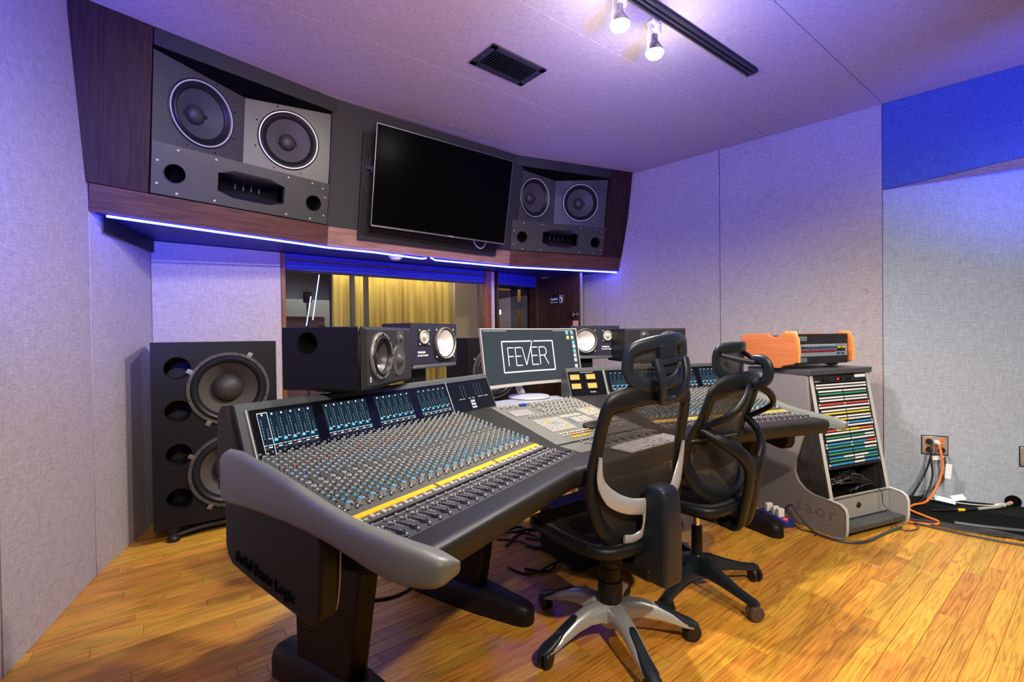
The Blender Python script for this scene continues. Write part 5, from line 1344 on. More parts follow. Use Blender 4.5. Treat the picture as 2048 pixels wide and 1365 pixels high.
m = MB(); m.box((a1 - .06, -.002, .036), (.11, .002, .020)); m.build('paper_label', 'white_paper', pc)
m = MB(); m.box((a0 + .03, -.001, .012), (.05, .002, .006)); m.build('badge', 'bright_ring', pc)
Wc, Gc, Rc, Yc, Bc, Oc = 'strip_white', 'strip_green', 'strip_red', 'strip_yellow', 'strip_blue', 'strip_orange'
PBs = [([(Wc, 1)], [(Wc, 1)], 'all white label strips'), ([(Wc, 1)], [(Gc, 1)], 'a white and a full green label strip'), ([(Wc, 1)], [(Wc, 1)], 'plain white label strips between the green and red ones'), ([(Rc, 1)], [(Wc, 1)], 'a full red label strip'),
       ([(Wc, 1)], [(Yc, 1)], 'a full yellow label strip'), ([(Wc, 1)], [(Yc, .5), (Wc, .5)], 'a half yellow, half white label strip'), ([(Rc, .2), (Bc, .8)], [(Wc, 1)], 'a blue label strip with a red left end'), ([(Rc, .25), (Yc, .45), (Oc, .3)], [(Wc, 1)], 'a red, yellow and orange label strip'),
       ([(Gc, .8), (Wc, .2)], [(Wc, 1)], 'a green label strip with a white right end'), ([(Bc, .8), (Rc, .2)], [(Gc, .75), (Wc, .25)], 'a blue strip with a red end above a green strip'), ([(Bc, .75), (Wc, .25)], [(Gc, 1)], 'a blue and white strip above a full green strip'),
       ([(Bc, .3), (Wc, .5), (Bc, .2)], [(Gc, .5), (Wc, .2), (Gc, .3)], 'a blue-white-blue strip above a green-white-green strip'), ([(Bc, .5), (Wc, .2), (Bc, .3)], None, 'one blue-white-blue label strip, lowest of the patch bays')]
ph = .0425
jm = MB()
for i in range(24): jm.lathe([(.0042, 0), (.0042, .002), (.0025, .0022), (.0025, -.002)], 8, 0, T(a0 + .028 + i * (AW - .056) / 23, 0, 0) @ RX(PI / 2))
jo = jm.build('jack_row', 'rubber', None); JM = jo.data; bpy.data.objects.remove(jo)
for i, (top, bot, lab) in enumerate(PBs):
    t = thing('patch_bay', 'black patch bay with ' + lab, 'patch bay', group='patch bays in the rack cabinet')
    t.matrix_world = T(RKX, RKY, 0) @ RZ(rzd(RTH)) @ FXm @ T(0, 0, U0 - (i + 1) * ph - .004)
    hh = ph if bot else ph * .8
    m = MB(); m.box(((a0 + a1) / 2, .03, ph - hh / 2 - .001), (AW, .06, hh - .0015)); m.build('front_panel', 'amp_black', t)
    for row, strip, z in ((0, top, .034), (1, bot, .0155)):
        if not strip: continue
        x = a0 + .022; tot = AW - .044
        m = MB(); cols = []
        for col, f in strip:
            if col not in cols: cols.append(col)
            gapmid = .004
            m.box((x + f * tot / 2, -.0025, z), (f * tot, .003, .0100), cols.index(col)); x += f * tot
        m.build('label_strip', cols, t)
        m = MB()
        for xx in (a0 + .020, (a0 + a1) / 2, a1 - .020): m.box((xx, -.003, z), (.005, .005, .0115))
        m.build('strip_holder', 'rubber' if i % 3 else 'strip_white', t)
    for z in (.0255, .0065):
        o = bpy.data.objects.new('jack_row', JM); C.objects.link(o); o.parent = t; o.location = (0, -.0005, z)
    m = MB()
    for x in (a0 + .007, a1 - .007): m.lathe([(.004, 0), (.004, .002), (0, .002)], 8, 0, T(x, 0, .02) @ RX(PI / 2))
    m.build('rack_screw', 'screw', t)
# pile of cables in the open bay
RM = T(RKX, RKY, 0) @ RZ(rzd(RTH))
rc = random.Random(9)
for k in range(14):
    m = MB(); x = rc.uniform(.08, .14); z = .232 + rc.uniform(0, .04) + k * .003; pts = []
    for j in range(6): pts.append((x + j * rc.uniform(.055, .075), .12 + rc.uniform(-.035, .06), z + rc.uniform(-.008, .035) + .05 * math.exp(-((j - 2.5) / 1.6) ** 2)))
    m.tube([RM @ Vector(p) for p in smooth_pts(pts, 5)], .0048, 6)
    tag(m.build('patch_cable', 'cable_black'), 'thin black patch cable heaped in the open bottom bay of the rack', 'cable', 'patch cables heaped in the rack')
for k in range(3):
    m = MB(); p = RM @ Vector((.22 + k * .06, .07 + k * .01, .245)); m.tube([p, p + Vector((.03, .02, .006))], .007, 8); m.tube([p + Vector((.03, .02, .006)), p + Vector((.045, .03, .01))], .004, 8)
    tag(m.build('cable_plug', 'steel' if k == 1 else 'rubber'), ('silver' if k == 1 else 'black') + ' plug lying on the cable heap' + (', left one' if k == 0 else ', right one' if k == 2 else ''), 'plug')
# preamplifier case with wooden cheeks on top
AX, AY, AZ = 1.862, 3.125, 1.0265
am = thing('wood_sided_mixer_case', 'black rack case with rounded orange-brown wooden cheeks on top of the rack', 'mixer', (AX, AY, AZ), rzd(66))
AWd, AD = .60, .43
ck = [(-.010, .045), (-.014, .12), (-.006, .20), (.010, .236), (.080, .240)]
ck += [(.10, .238), (.118, .222), (.150, .212), (.185, .222), (.200, .238)]
ck += [(.40, .236), (.425, .19), (.430, .12), (.425, .05), (.410, .030), (.20, .022), (.175, .008), (.140, .0), (.105, .004), (.085, .020), (.02, .030)]
for x0, x1 in ((0, .030), (AWd - .030, AWd)):
    m = MB(); m.loft([[(x0, y, z) for y, z in ck], [(x1, y, z) for y, z in ck]]); o = m.build('wooden_cheek', 'cherry', am, bevel=.003)
    m = MB(); m.loft([[(x0 - .0006, y, z) for y, z in ck[:5] + [(.06, .239), (.012, .19), (.005, .12), (.012, .05)]], [(x1 + .0006, y, z) for y, z in ck[:5] + [(.06, .239), (.012, .19), (.005, .12), (.012, .05)]]]) if False else m.tube([((x0 + x1) / 2, y, z) for y, z in ck[:5]], .0158, 8, flat=(1.0, .35)); m.build('cheek_edge', 'cherry_edge', o)
m = MB(); m.box((AWd / 2, .22, .125), (AWd - .06, .38, .195)); m.build('case', 'amp_black', am, bevel=.003)
m = MB(); m.box((AWd / 2, .020, .130), (AWd - .062, .02, .205)); m.build('front_frame', 'amp_black', am, bevel=.002)
fx0, fx1 = .040, AWd - .045
m = MB(); m.box(((fx0 + fx1) / 2, .008, .122), (fx1 - fx0, .006, .082)); fp = m.build('face_plate', 'amp_face', am)
for z, mt in ((.140, 'amp_blue'), (.116, 'amp_red')):
    for i in range(16):
        m = MB(); m.lathe([(.0082, 0), (.0072, .012), (0, .012)], 12, 0, T(fx0 + .034 + i * .0222, .005, z) @ RX(PI / 2)); m.build('gain_knob', mt, fp)
m = MB()
for z in (.156, .100):
    for i in range(16): m.box((fx0 + .034 + i * .0222, .003, z), (.009, .004, .006))
m.build('channel_switches', 'button_white', fp)
for i, x in enumerate((fx1 - .100, fx1 - .052)):
    m = MB(); m.box((x, .002, .130), (.040, .008, .034)); m.build('meter_block', 'amp_black', fp, bevel=.001)
    m = MB(); m.box((x, -.0028, .139), (.034, .002, .010)); m.build('meter_window', 'strip_yellow', fp)
    m = MB(); m.box((x, .003, .096), (.030, .006, .012)); m.build('switch_block', 'amp_blue', fp)
m = MB()
for i in range(10):
    for z in (.200, .058): m.box((fx0 + .012 + i * .0085, .0095, z), (.003, .003, .030))
m.build('vent_slots', 'amp_face', am)
m = MB()
for x in (fx0 + .004, fx1 - .004):
    for z in (.222, .172, .072, .040): m.lathe([(.005, 0), (.004, .003), (0, .003)], 8, 0, T(x, .009, z) @ RX(PI / 2))
m.build('rack_screws', 'black', am)
tp = MB(); P = RM @ Vector((RW + .004, .20, 1.0)); tp.box((0, 0, 0), (.035, .005, .055), 0, T(*P) @ RZ(.4) @ RX(.4)); tag(tp.build('green_tape', 'strip_green'), 'scrap of green tape at the right corner of the rack top', 'tape')

# ================================================================== CHAIRS
def loop(m, pts, rw, rt, N, seg=10, mi=0, closed=True, X=None):
    """flattened tube along a loop; rw across the plane, rt along its normal N"""
    P = [Vector(p) for p in pts]; n = len(P); N = Vector(N).normalized(); rings = []
    for i, p in enumerate(P):
        t = (P[(i + 1) % n] - P[(i - 1) % n]) if closed or 0 < i < n - 1 else (P[min(i + 1, n - 1)] - P[max(i - 1, 0)])
        t.normalize(); a = t.cross(N).normalized(); nn = a.cross(t).normalized()
        w_ = rw[i] if isinstance(rw, list) else rw; h_ = rt[i] if isinstance(rt, list) else rt
        rings.append([p + a * math.copysign(abs(math.cos(2 * PI * j / seg)) ** .8, math.cos(2 * PI * j / seg)) * w_ + nn * math.copysign(abs(math.sin(2 * PI * j / seg)) ** .8, math.sin(2 * PI * j / seg)) * h_ for j in range(seg)])
    if closed: rings.append(rings[0])
    m.loft(rings, mi, True, (not closed, not closed), X)
def caster(parent, x, y, ang, mat, swivel):
    X = T(x, y, 0) @ RZ(swivel)
    m = MB()
    for s_ in (-1, 1):
        m.lathe([(.0, -.011), (.026, -.011), (.0335, -.007), (.034, .004), (.030, .010), (.0, .012)], 24, 0, X @ T(0, s_ * .014, .034) @ RX(-PI / 2 * s_))
    c = m.build('caster', mat, parent)
    m = MB(); m.lathe([(.011, .03), (.011, .075)], 12, 0, X @ T(-.008, 0, 0), (True, True)); m.box((-.004, 0, .050), (.03, .016, .022), 0, X); m.build('caster_fork', 'chair_black', c)
def grid_sheet(name, rows, cols, fn, mat, parent, solid=None):
    vs = []; fs = []; uvs = []
    for i in range(rows + 1):
        for j in range(cols + 1):
            p, uv = fn(i / rows, j / cols); vs.append(tuple(p)); uvs.append(uv)
    for i in range(rows):
        for j in range(cols):
            a = i * (cols + 1) + j; fs.append((a, a + 1, a + cols + 2, a + cols + 1))
    me = bpy.data.meshes.new(name); me.from_pydata(vs, [], fs); me.materials.append(M[mat])
    uvl = me.uv_layers.new(name='uv')
    for l in me.loops: uvl.data[l.index].uv = uvs[l.vertex_index]
    me.polygons.foreach_set('use_smooth', [True] * len(me.polygons))
    o = bpy.data.objects.new(name, me); C.objects.link(o); o.parent = parent
    if solid: s_ = o.modifiers.new('solid', 'SOLIDIFY'); s_.thickness = solid
    return o
def interp(tab, z):
    if z <= tab[0][0]: return tab[0][1]
    for (z0, v0), (z1, v1) in zip(tab[:-1], tab[1:]):
        if z <= z1: return v0 + (v1 - v0) * (z - z0) / (z1 - z0)
    return tab[-1][1]
def seat(t, z, fr_mat, net):
    w_, d0, d1 = .245, -.20, .27
    out = smooth_pts([(-.18, d0, z), (0, d0 - .015, z - .004), (.18, d0, z), (w_, d0 + .07, z + .004), (w_ + .005, .05, z - .002), (w_, d1 - .08, z), (.17, d1, z - .022), (0, d1 + .02, z - .030), (-.17, d1, z - .022), (-w_, d1 - .08, z), (-w_ - .005, .05, z - .002), (-w_, d0 + .07, z + .004)], 5, True)
    m = MB(); loop(m, out, .020, .022, (0, 0, 1)); sf = m.build('seat_frame', fr_mat, t, smooth=60)
    def fn(u, v):
        y = d0 - .005 + (d1 + .01 - d0) * u; x = (v * 2 - 1) * (w_ - .005) * (1 - .10 * abs(u * 2 - 1) ** 4)
        return (x, y, z + .016 - .018 * (1 - (v * 2 - 1) ** 2) * math.sin(PI * u) - .022 * max(0, (u - .75) / .25) ** 2), (x, y)
    grid_sheet('seat_net', 12, 12, fn, net, t)
    m = MB(); m.box((0, .02, z - .045), (.30, .34, .03)); m.box((0, -.02, z - .075), (.17, .24, .045)); m.build('seat_mechanism', 'chair_black', t, bevel=.01, seg=2)
    m = MB(); m.tube([(.12, .03, z - .07), (.22, .04, z - .075), (.27, .04, z - .08)], .006, 8); m.box((.27, .04, z - .08), (.05, .025, .010)); m.build('lever', 'chair_black', t, bevel=.003)

# ---- chair in front: silver star base, net back with silver bracket
ch = thing('office_chair', 'black net office chair with silver star base, nearer the camera', 'office chair', (.398, 1.985, 0), math.radians(34))
base0 = math.radians(-76 - 34)
for k in range(5):
    a = base0 + k * 2 * PI / 5; X = RZ(a)
    rings = []; S_ = [(.030, .152, .080, .036, .028), (.075, .165, .100, .034, .024), (.13, .163, .106, .031, .020), (.19, .146, .098, .029, .019), (.25, .117, .080, .028, .018), (.30, .089, .062, .028, .018), (.335, .072, .056, .026, .018), (.355, .064, .055, .016, .014)]
    for r, zt, zb, wb, wt in S_:
        rings.append([(r, -wb, zb), (r, wb, zb), (r, wb, zb + (zt - zb) * .6), (r, wt, zt - .004), (r, wt * .5, zt), (r, -wt * .5, zt), (r, -wt, zt - .004), (r, -wb, zb + (zt - zb) * .6)])
    m = MB(); m.loft(rings, X=X); lg = m.build('leg', 'chair_silver', ch, smooth=50)
    rings = []
    for r, zt, zb, wb, wt in [(.185, .151, .144, .010, .008), (.20, .146, .128, .017, .013), (.26, .117, .090, .020, .015), (.29, .099, .074, .026, .018), (.335, .079, .064, .029, .019), (.362, .064, .058, .017, .012)]:
        rings.append([(r, -wb, zb), (r, wb, zb), (r, wb * .95, zb + (zt - zb) * .6), (r, wt, zt), (r, -wt, zt), (r, -wb * .95, zb + (zt - zb) * .6)])
    m = MB(); m.loft(rings, X=X); m.build('toe_cap', 'chair_blue', lg, smooth=50)
    caster(ch, math.cos(a) * .335, math.sin(a) * .335, a, 'wheel', a + (.9, .2, 1.9, 2.6, .5)[k])
m = MB(); m.lathe([(.044, .06), (.050, .085), (.052, .155), (.046, .165), (.0, .165)], 32, 0); m.build('hub', 'chair_silver', ch)
m = MB(); m.lathe([(.050, .150), (.050, .245), (.044, .247), (.044, .300), (.040, .302), (.040, .40), (.0, .40)], 32, 0); m.build('gas_column', 'chair_black', ch)
seat(ch, .475, 'chair_black', 'net_seat')
BT = [(.46, -.165), (.52, -.185), (.60, -.200), (.70, -.200), (.80, -.212), (.90, -.232), (1.0, -.255), (1.08, -.275)]
def byc(x, z, k=.05, off=0): return interp(BT, z) + k * (abs(x) / .25) ** 2 * (1 if z > .5 else .6) - off
HWt = [(.475, .05), (.50, .11), (.54, .165), (.60, .215), (.68, .240), (.76, .243), (.88, .232), (.96, .224), (1.0, .212), (1.03, .185), (1.05, .10)]
prof = [(.05, .470), (.12, .490), (.18, .530), (.222, .595), (.243, .68), (.245, .76), (.236, .86), (.230, .95), (.218, 1.0), (.185, 1.032), (.10, 1.050), (0, 1.055)]
pts2 = [(-x, z) for x, z in prof] + [(x, z) for x, z in reversed(prof[:-1])]
P3 = smooth_pts([(x, byc(x, z), z) for x, z in pts2], 4, True)
rw = [.027 + .014 * max(0, min(1, (p.z - .98) / .05)) + .010 * max(0, min(1, (.60 - p.z) / .1)) for p in P3]
m = MB(); loop(m, P3, rw, .014, (0, -1, .12)); m.build('back_frame', 'chair_black', ch, smooth=60)
def backnet(u, v):
    z = .485 + (1.045 - .485) * u; x = (v * 2 - 1) * interp(HWt, z); return (x, byc(x, z) + .004, z), (x, z)
grid_sheet('back_net', 24, 14, backnet, 'net_back', ch)
def lum(u, v):
    z = .655 + .085 * u; x = (v * 2 - 1) * .19; return (x, byc(x, z) + .018 - .012 * math.sin(PI * u), z), (x, z)
grid_sheet('lumbar_pad', 6, 12, lum, 'mattress_black', ch, .012)
for s_ in (-1, 1):
    m = MB(); pts = smooth_pts([(s_ * x, byc(x, z) - .020 - .02 * (1 - abs(x) / .23), z) for x, z in [(.236, .83), (.226, .74), (.185, .675), (.12, .640), (.05, .630)]], 6)
    loop(m, pts, [.006 + .024 * min(1, i / 12) for i in range(len(pts))], .007, (0, -1, 0), 8, 0, False)
    pts = smooth_pts([(s_ * x, byc(x, z) - .035, z) for x, z in [(.05, .635), (.040, .58), (.045, .53), (.085, .51), (.13, .515)]], 6)
    loop(m, pts, .016, .006, (0, -1, 0), 8, 0, False)
    m.build('back_bracket', 'chair_silver', ch, smooth=60)
m = MB(); rings = []
for z, y0, y1, hw in [(.350, -.155, -.315, .046), (.360, -.16, -.325, .052), (.41, -.175, -.328, .053), (.55, -.210, -.330, .050), (.66, -.225, -.325, .048), (.700, -.232, -.312, .046), (.708, -.238, -.300, .040)]:
    rings.append([(-hw, y0, z), (hw, y0, z), (hw, y1 + .012, z), (hw - .012, y1, z), (-hw + .012, y1, z), (-hw, y1 + .012, z)])
m.loft(rings); m.build('spine', 'chair_blue', ch, bevel=.006, smooth=50)
m = MB(); m.box((0, -.15, .375), (.12, .22, .05)); m.build('spine_foot', 'chair_black', ch, bevel=.012)
# headrest
def headrest(t, zc, yc, w_, h_, lean, mat, net, plate=True, rot=0.0):
    Y = T(0, yc, zc) @ RX(lean) @ RY(rot)
    o = [(-w_ * .94, .035), (-w_ * .80, h_ * .86), (-w_ * .4, h_ * 1.04), (0, h_ * 1.08), (w_ * .4, h_ * 1.04), (w_ * .80, h_ * .86), (w_ * .94, .035), (w_ * .96, -.02), (w_ * .80, -h_ * .72), (w_ * .42, -h_), (0, -h_ * 1.06), (-w_ * .42, -h_), (-w_ * .80, -h_ * .72), (-w_ * .96, -.02)]
    cvh = lambda x: .045 * (abs(x) / w_) ** 2
    m = MB(); loop(m, smooth_pts([(x, cvh(x), z) for x, z in o], 4, True), .026, .013, (0, -1, 0), X=Y); m.build('headrest_frame', mat, t, smooth=60)
    def fn(u, v):
        z = (u * 2 - 1) * h_ * 1.0; x = (v * 2 - 1) * w_ * .92 * math.sqrt(max(.05, 1 - (abs(u * 2 - 1) ** 3) * .55)); return Y @ Vector((x, cvh(x) + .010, z)), (x, z)
    grid_sheet('headrest_net', 8, 12, fn, net, t)
    if plate:
        m = MB(); m.prism([(-.050, h_ * .95), (.050, h_ * .95), (.040, .03), (.052, -.012), (.040, -.040), (-.040, -.040), (-.052, -.012), (-.040, .03)], -.004, .010, 0, Y @ T(0, -.006, 0) @ UP); m.build('headrest_plate', mat, t, bevel=.004)
        m = MB(); m.tube([(-.088, -.022, .01), (.088, -.022, .01)], .011, 12, X=Y); m.build('hinge_pin', mat, t)
headrest(ch, 1.165, -.292, .158, .076, .10, 'chair_blue', 'net_back', True, -.10)
m = MB(); rr = smooth_pts([(-.080, -.318, 1.182), (-.072, -.333, 1.12), (-.055, -.325, 1.055), (-.035, -.300, 1.030), (.035, -.300, 1.030), (.055, -.325, 1.055), (.072, -.333, 1.12), (.080, -.318, 1.182)], 5)
loop(m, rr, .018, .011, (0, -1, 0), 8, 0, False); m.build('headrest_arm', 'chair_blue', ch, smooth=60)

# ---- rear chair: all black, forked spine
c2 = thing('office_chair', 'all black office chair with forked plastic spine and five-arm black base, beside the rack cabinet', 'office chair', (.915, 2.372, 0), math.radians(40))
base0 = math.radians(-63 - 40)
for k in range(5):
    a = base0 + k * 2 * PI / 5; X = RZ(a); rings = []
    for r, zt, zb, wb, wt in [(.026, .165, .080, .030, .022), (.08, .155, .085, .028, .018), (.16, .125, .080, .024, .014), (.24, .100, .070, .021, .013), (.30, .088, .063, .020, .014), (.315, .088, .055, .020, .014), (.335, .080, .055, .014, .010)]:
        rings.append([(r, -wb, zb), (r, wb, zb), (r, wb * .9, zb + (zt - zb) * .6), (r, wt, zt), (r, -wt, zt), (r, -wb * .9, zb + (zt - zb) * .6)])
    m = MB(); m.loft(rings, X=X); m.build('leg', 'chair_blue', c2, smooth=50)
    caster(c2, math.cos(a) * .318, math.sin(a) * .318, a, 'wheel_brown' if k == 0 else 'wheel', a + (1.2, 1.6, .4, 1.0, 2.2)[k])
m = MB(); m.lathe([(.034, .07), (.036, .16), (.028, .17), (0, .17)], 28, 0); m.build('hub', 'chair_blue', c2)
m = MB(); m.lathe([(.026, .155), (.026, .305), (.024, .31), (.015, .311)], 28, 0); m.build('column_sleeve', 'chair_black', c2)
m = MB(); m.lathe([(.015, .30), (.015, .42)], 20, 0); m.build('gas_piston', 'chrome', c2)
seat(c2, .475, 'chair_black', 'net_seat')
BT2 = [(.46, -.155), (.54, -.165), (.62, -.150), (.72, -.145), (.80, -.165), (.90, -.205), (1.0, -.240), (1.06, -.258)]
def byc2(x, z, k=.055): return interp(BT2, z) + k * (abs(x) / .25) ** 2
prof = [(.05, .505), (.12, .520), (.19, .560), (.240, .640), (.255, .72), (.245, .80), (.226, .88), (.222, .96), (.212, 1.005), (.17, 1.035), (.09, 1.048), (0, 1.052)]
pts2 = [(-x, z) for x, z in prof] + [(x, z) for x, z in reversed(prof[:-1])]
P3 = smooth_pts([(x, byc2(x, z), z) for x, z in pts2], 4, True)
m = MB(); loop(m, P3, [.036 + .008 * max(0, min(1, (p.z - .99) / .05)) for p in P3], .014, (0, -1, .12)); m.build('back_frame', 'chair_black', c2, smooth=60)
HW2 = [(.51, .06), (.53, .14), (.57, .19), (.64, .232), (.72, .250), (.80, .240), (.88, .224), (.96, .216), (1.01, .20), (1.035, .14), (1.05, .06)]
def backnet2(u, v):
    z = .515 + (1.04 - .515) * u; x = (v * 2 - 1) * interp(HW2, z); return (x, byc2(x, z) + .004, z), (x, z)
grid_sheet('back_net', 24, 14, backnet2, 'net_sheer', c2)
def lum2(u, v):
    z = .655 + .11 * u; x = (v * 2 - 1) * .225; return (x, byc2(x, z) - .012, z), (x, z)
grid_sheet('lumbar_band', 6, 14, lum2, 'net_lumbar', c2)
m = MB()
for s_ in (-1, 1):
    pts = smooth_pts([(s_ * .228, byc2(.228, .84) - .010, .845), (s_ * .19, -.215, .80), (s_ * .12, -.265, .745), (s_ * .055, -.280, .68), (s_ * .035, -.275, .60), (s_ * .038, -.255, .48), (s_ * .036, -.225, .385), (s_ * .03, -.16, .372), (s_ * .03, -.08, .395)], 6)
    loop(m, pts, [.022 + .014 * min(1, i / 16) - .016 * max(0, min(1, (i - 32) / 8)) for i in range(len(pts))], .018, (0, -1, 0), 10, 0, False)
m.box((0, -.277, .655), (.07, .026, .10)); m.build('forked_spine', 'chair_black', c2, smooth=60)
for s_ in (-1, 1):
    m = MB(); pts = smooth_pts([(s_ * .04, -.275, 1.03), (s_ * .13, -.30, .985), (s_ * .205, -.275, .92), (s_ * .228, byc2(.228, .84) - .012, .845)], 6)
    loop(m, pts, .018, .013, (0, -1, 0), 8, 0, False); m.build('shoulder_loop', 'chair_black', c2, smooth=60)
# its headrest, three bands joined at the neck
m = MB(); Y = T(0, -.215, 1.135) @ RX(.12)
o = [(-.128, .03), (-.11, .062), (0, .072), (.11, .062), (.128, .03), (.118, -.03), (.07, -.070), (0, -.078), (-.07, -.070), (-.118, -.03)]
loop(m, smooth_pts([(x, .05 * (abs(x) / .13) ** 2, z) for x, z in o], 5, True),   .025, .011, (0, -1, 0), X=Y); m.build('headrest_frame', 'chair_blue', c2, smooth=60)
def fn(u, v):
    z = (u * 2 - 1) * .068; x = (v * 2 - 1) * .12 * math.sqrt(max(.1, 1 - abs(u * 2 - 1) ** 3 * .5)); return Y @ Vector((x, .05 * (abs(x) / .13) ** 2 + .010, z)), (x, z)
grid_sheet('headrest_net', 8, 12, fn, 'net_sheer', c2)
m = MB()
for s_ in (-1, 1):
    loop(m, smooth_pts([Y @ Vector((s_ * .118, .03, .035)), Y @ Vector((s_ * .07, -.03, .02)), Y @ Vector((s_ * .022, -.075, .01))], 5), .013, .008, (0, -1, 0), 8, 0, False)
m.build('headrest_band', 'chair_blue', c2, smooth=60)
m = MB(); loop(m, smooth_pts([(0, -.285, 1.150), (0, -.325, 1.145), (0, -.345, 1.110), (0, -.335, 1.06), (0, -.285, 1.035)], 6), .024, .014, (1, 0, 0), 10, 0, False); m.build('headrest_arm', 'chair_blue', c2, smooth=60)

# ================================================================== WALL PLATES, CABLES, FLOOR ITEMS
GW = Vector((*PG, 0)); gd = (Vector((*PH, 0)) - GW).normalized(); gn = Vector((gd.y, -gd.x, 0))
if gn.y > 0: gn = -gn
def GP(s, off, z): return GW + gd * s + gn * off + Vector((0, 0, z))
def GM(s, off, z): p = GP(s, off, z); return Matrix(((gd.x, 0, gn.x, p.x), (gd.y, 0, gn.y, p.y), (0, 1, 0, p.z), (0, 0, 0, 1)))   # x along wall, y up, z out
def plate(s, z, lab, plugs):
    t = thing('outlet_plate', lab, 'socket plate'); t.matrix_world = GM(s, 0, z)
    m = MB(); m.box((0, 0, .002), (.156, .142, .004)); m.build('rubber_frame', 'rubber', t)
    m = MB(); m.box((0, 0, .006), (.146, .130, .006)); m.build('steel_plate', 'plate_steel', t, bevel=.002)
    for x in (-.036, .036):
        for y in (-.030, .030):
            m = MB(); m.lathe([(.024, .009), (.023, .013), (.018, .013), (.018, .010)], 24, 0, T(x, y, 0)); m.lathe([(.018, .0105), (0.0001, .0105)], 24, 0, T(x, y, 0)); m.build('socket', 'socket_orange', t)
            m = MB(); m.box((x - .006, y, .011), (.003, .009, .002)); m.box((x + .006, y, .011), (.003, .009, .002)); m.build('slots', 'deep_black', t)
    for x, y, mt in plugs:
        m = MB(); m.lathe([(.0, .012), (.020, .012), (.020, .030), (.010, .045), (.006, .062), (0, .062)], 16, 0, T(x, y, 0)); m.build('plug', mt, t)
    m = MB()
    for x in (-.066, .066):
        for y in (-.055, .055): m.lathe([(.004, .009), (.003, .011), (0, .011)], 8, 0, T(x, y, 0))
    m.build('screws', 'steel', t)
plate(.305, .425, 'steel wall socket plate with orange sockets and plugged-in cables, beside the rack cabinet', [(-.036, .030, 'rubber'), (.010, .020, 'white_plastic'), (-.036, -.030, 'rubber'), (.036, -.030, 'rubber')])
plate(.845, .385, 'steel wall socket plate with orange sockets, cut by the right edge of the view', [(-.036, -.030, 'rubber')])
def cable(pts, r, mat, lab, grp=None, n=8, name='cable'):
    m = MB(); m.tube(smooth_pts(pts, n), r, 8); return tag(m.build(name, mat), lab, 'cable', grp)
# carpeted ramp along the wall
rp = thing('carpet_ramp', 'black carpeted strip sloping along the foot of the grey wall', 'carpet', GP(.5, .3, 0))
wi = rp.matrix_world.inverted() if False else T(*(-GP(.5, .3, 0)))
m = MB(); m.loft([[wi @ GP(-.02, .004, .0), wi @ GP(-.02, .004, .034), wi @ GP(-.02, .18, .030), wi @ GP(-.02, .19, .0)], [wi @ GP(1.9, .004, .0), wi @ GP(1.9, .004, .034), wi @ GP(1.9, .33, .030), wi @ GP(1.9, .34, .0)]]); m.build('upper_strip', 'mattress_black', rp)
m = MB(); m.loft([[wi @ GP(-.02, .18, .002), wi @ GP(-.02, .18, .029), wi @ GP(-.02, .44, .008), wi @ GP(-.02, .45, .001)], [wi @ GP(1.9, .33, .002), wi @ GP(1.9, .33, .029), wi @ GP(1.9, .92, .008), wi @ GP(1.9, .93, .001)]]); m.build('lower_slope', 'carpet', rp)
# cables at the wall plate
cable([GP(.270, .05, .452), GP(.262, .085, .40), GP(.24, .085, .28), GP(.19, .10, .16), GP(.10, .20, .06), GP(.02, .30, .045)], .0062, 'cable_black', 'black cable running from the wall plate towards the rack, leftmost')
cable([GP(.272, .05, .395), GP(.258, .09, .34), GP(.262, .10, .22), GP(.22, .14, .10), GP(.15, .22, .045), GP(.06, .34, .035)], .0062, 'cable_black', 'black cable hanging nearly straight down from the wall plate')
cable([GP(.315, .06, .440), GP(.312, .105, .38), GP(.318, .11, .30), GP(.285, .13, .17), GP(.20, .20, .06), GP(.10, .28, .045), GP(.06, .36, .035), GP(.12, .44, .025), GP(.17, .50, .018), GP(.13, .555, .012), GP(.02, .56, .012), GP(-.08, .50, .012)], .0075, 'cable_orange', 'thick orange cable from the wall plate looping on the floor')
cable([GP(.335, .05, .395), GP(.34, .085, .32), GP(.335, .09, .22), GP(.28, .11, .14), GP(.20, .12, .10)], .006, 'cable_black', 'black cable hanging behind the orange one')
def sheet(name, s, off, z, w_, h_, rx, rz_, lab):
    m = MB(); m.box((0, 0, 0), (w_, h_, .0008), 0, GM(s, off, z) @ RX(rx) @ RZ(rz_)); return tag(m.build(name, 'white_paper'), lab, 'tag')
sheet('cable_tag', .352, .10, .262, .036, .105, 0, -.08, 'long white paper tag hanging on the cable under the wall plate')
sheet('cable_tag', .305, .075, .348, .07, .030, .1, .15, 'small white paper label right under the wall plate')
sheet('cable_tag', .315, .155, .070, .11, .05, -1.1, -.25, 'white paper tag lying on the carpet strip, left one')
sheet('cable_tag', .40, .12, .085, .08, .045, -.9, .35, 'white paper tag lying on the carpet strip, right one')
cable([GP(.22, .13, .06), GP(.36, .14, .055), GP(.50, .13, .050), GP(.60, .10, .050)], .0035, 'cable_white', 'thin white cord lying on the carpet strip')
m = MB(); m.tube([GP(.60, .10, .050), GP(.63, .095, .052), GP(.655, .09, .055)], [.010, .016, .013], 10); tag(m.build('cord_end', 'cable_white'), 'white taped end of the thin cord near the wall hole', 'cord end')
st = thing('cable_sleeve', 'pale cable sleeve with yellow tape sticking out of a hole in the wall foot', 'cable', GP(.70, .05, .06)); q = T(*(-GP(.70, .05, .06)))
m = MB(); m.tube([q @ GP(.705, .04, .060), q @ GP(.60, .14, .052), q @ GP(.47, .21, .045)], .010, 10); m.build('pale_sleeve', 'tan_sleeve', st)
m = MB(); m.tube([q @ GP(.715, .03, .062), q @ GP(.685, .06, .058)], .012, 10); m.build('copper_end', 'copper', st)
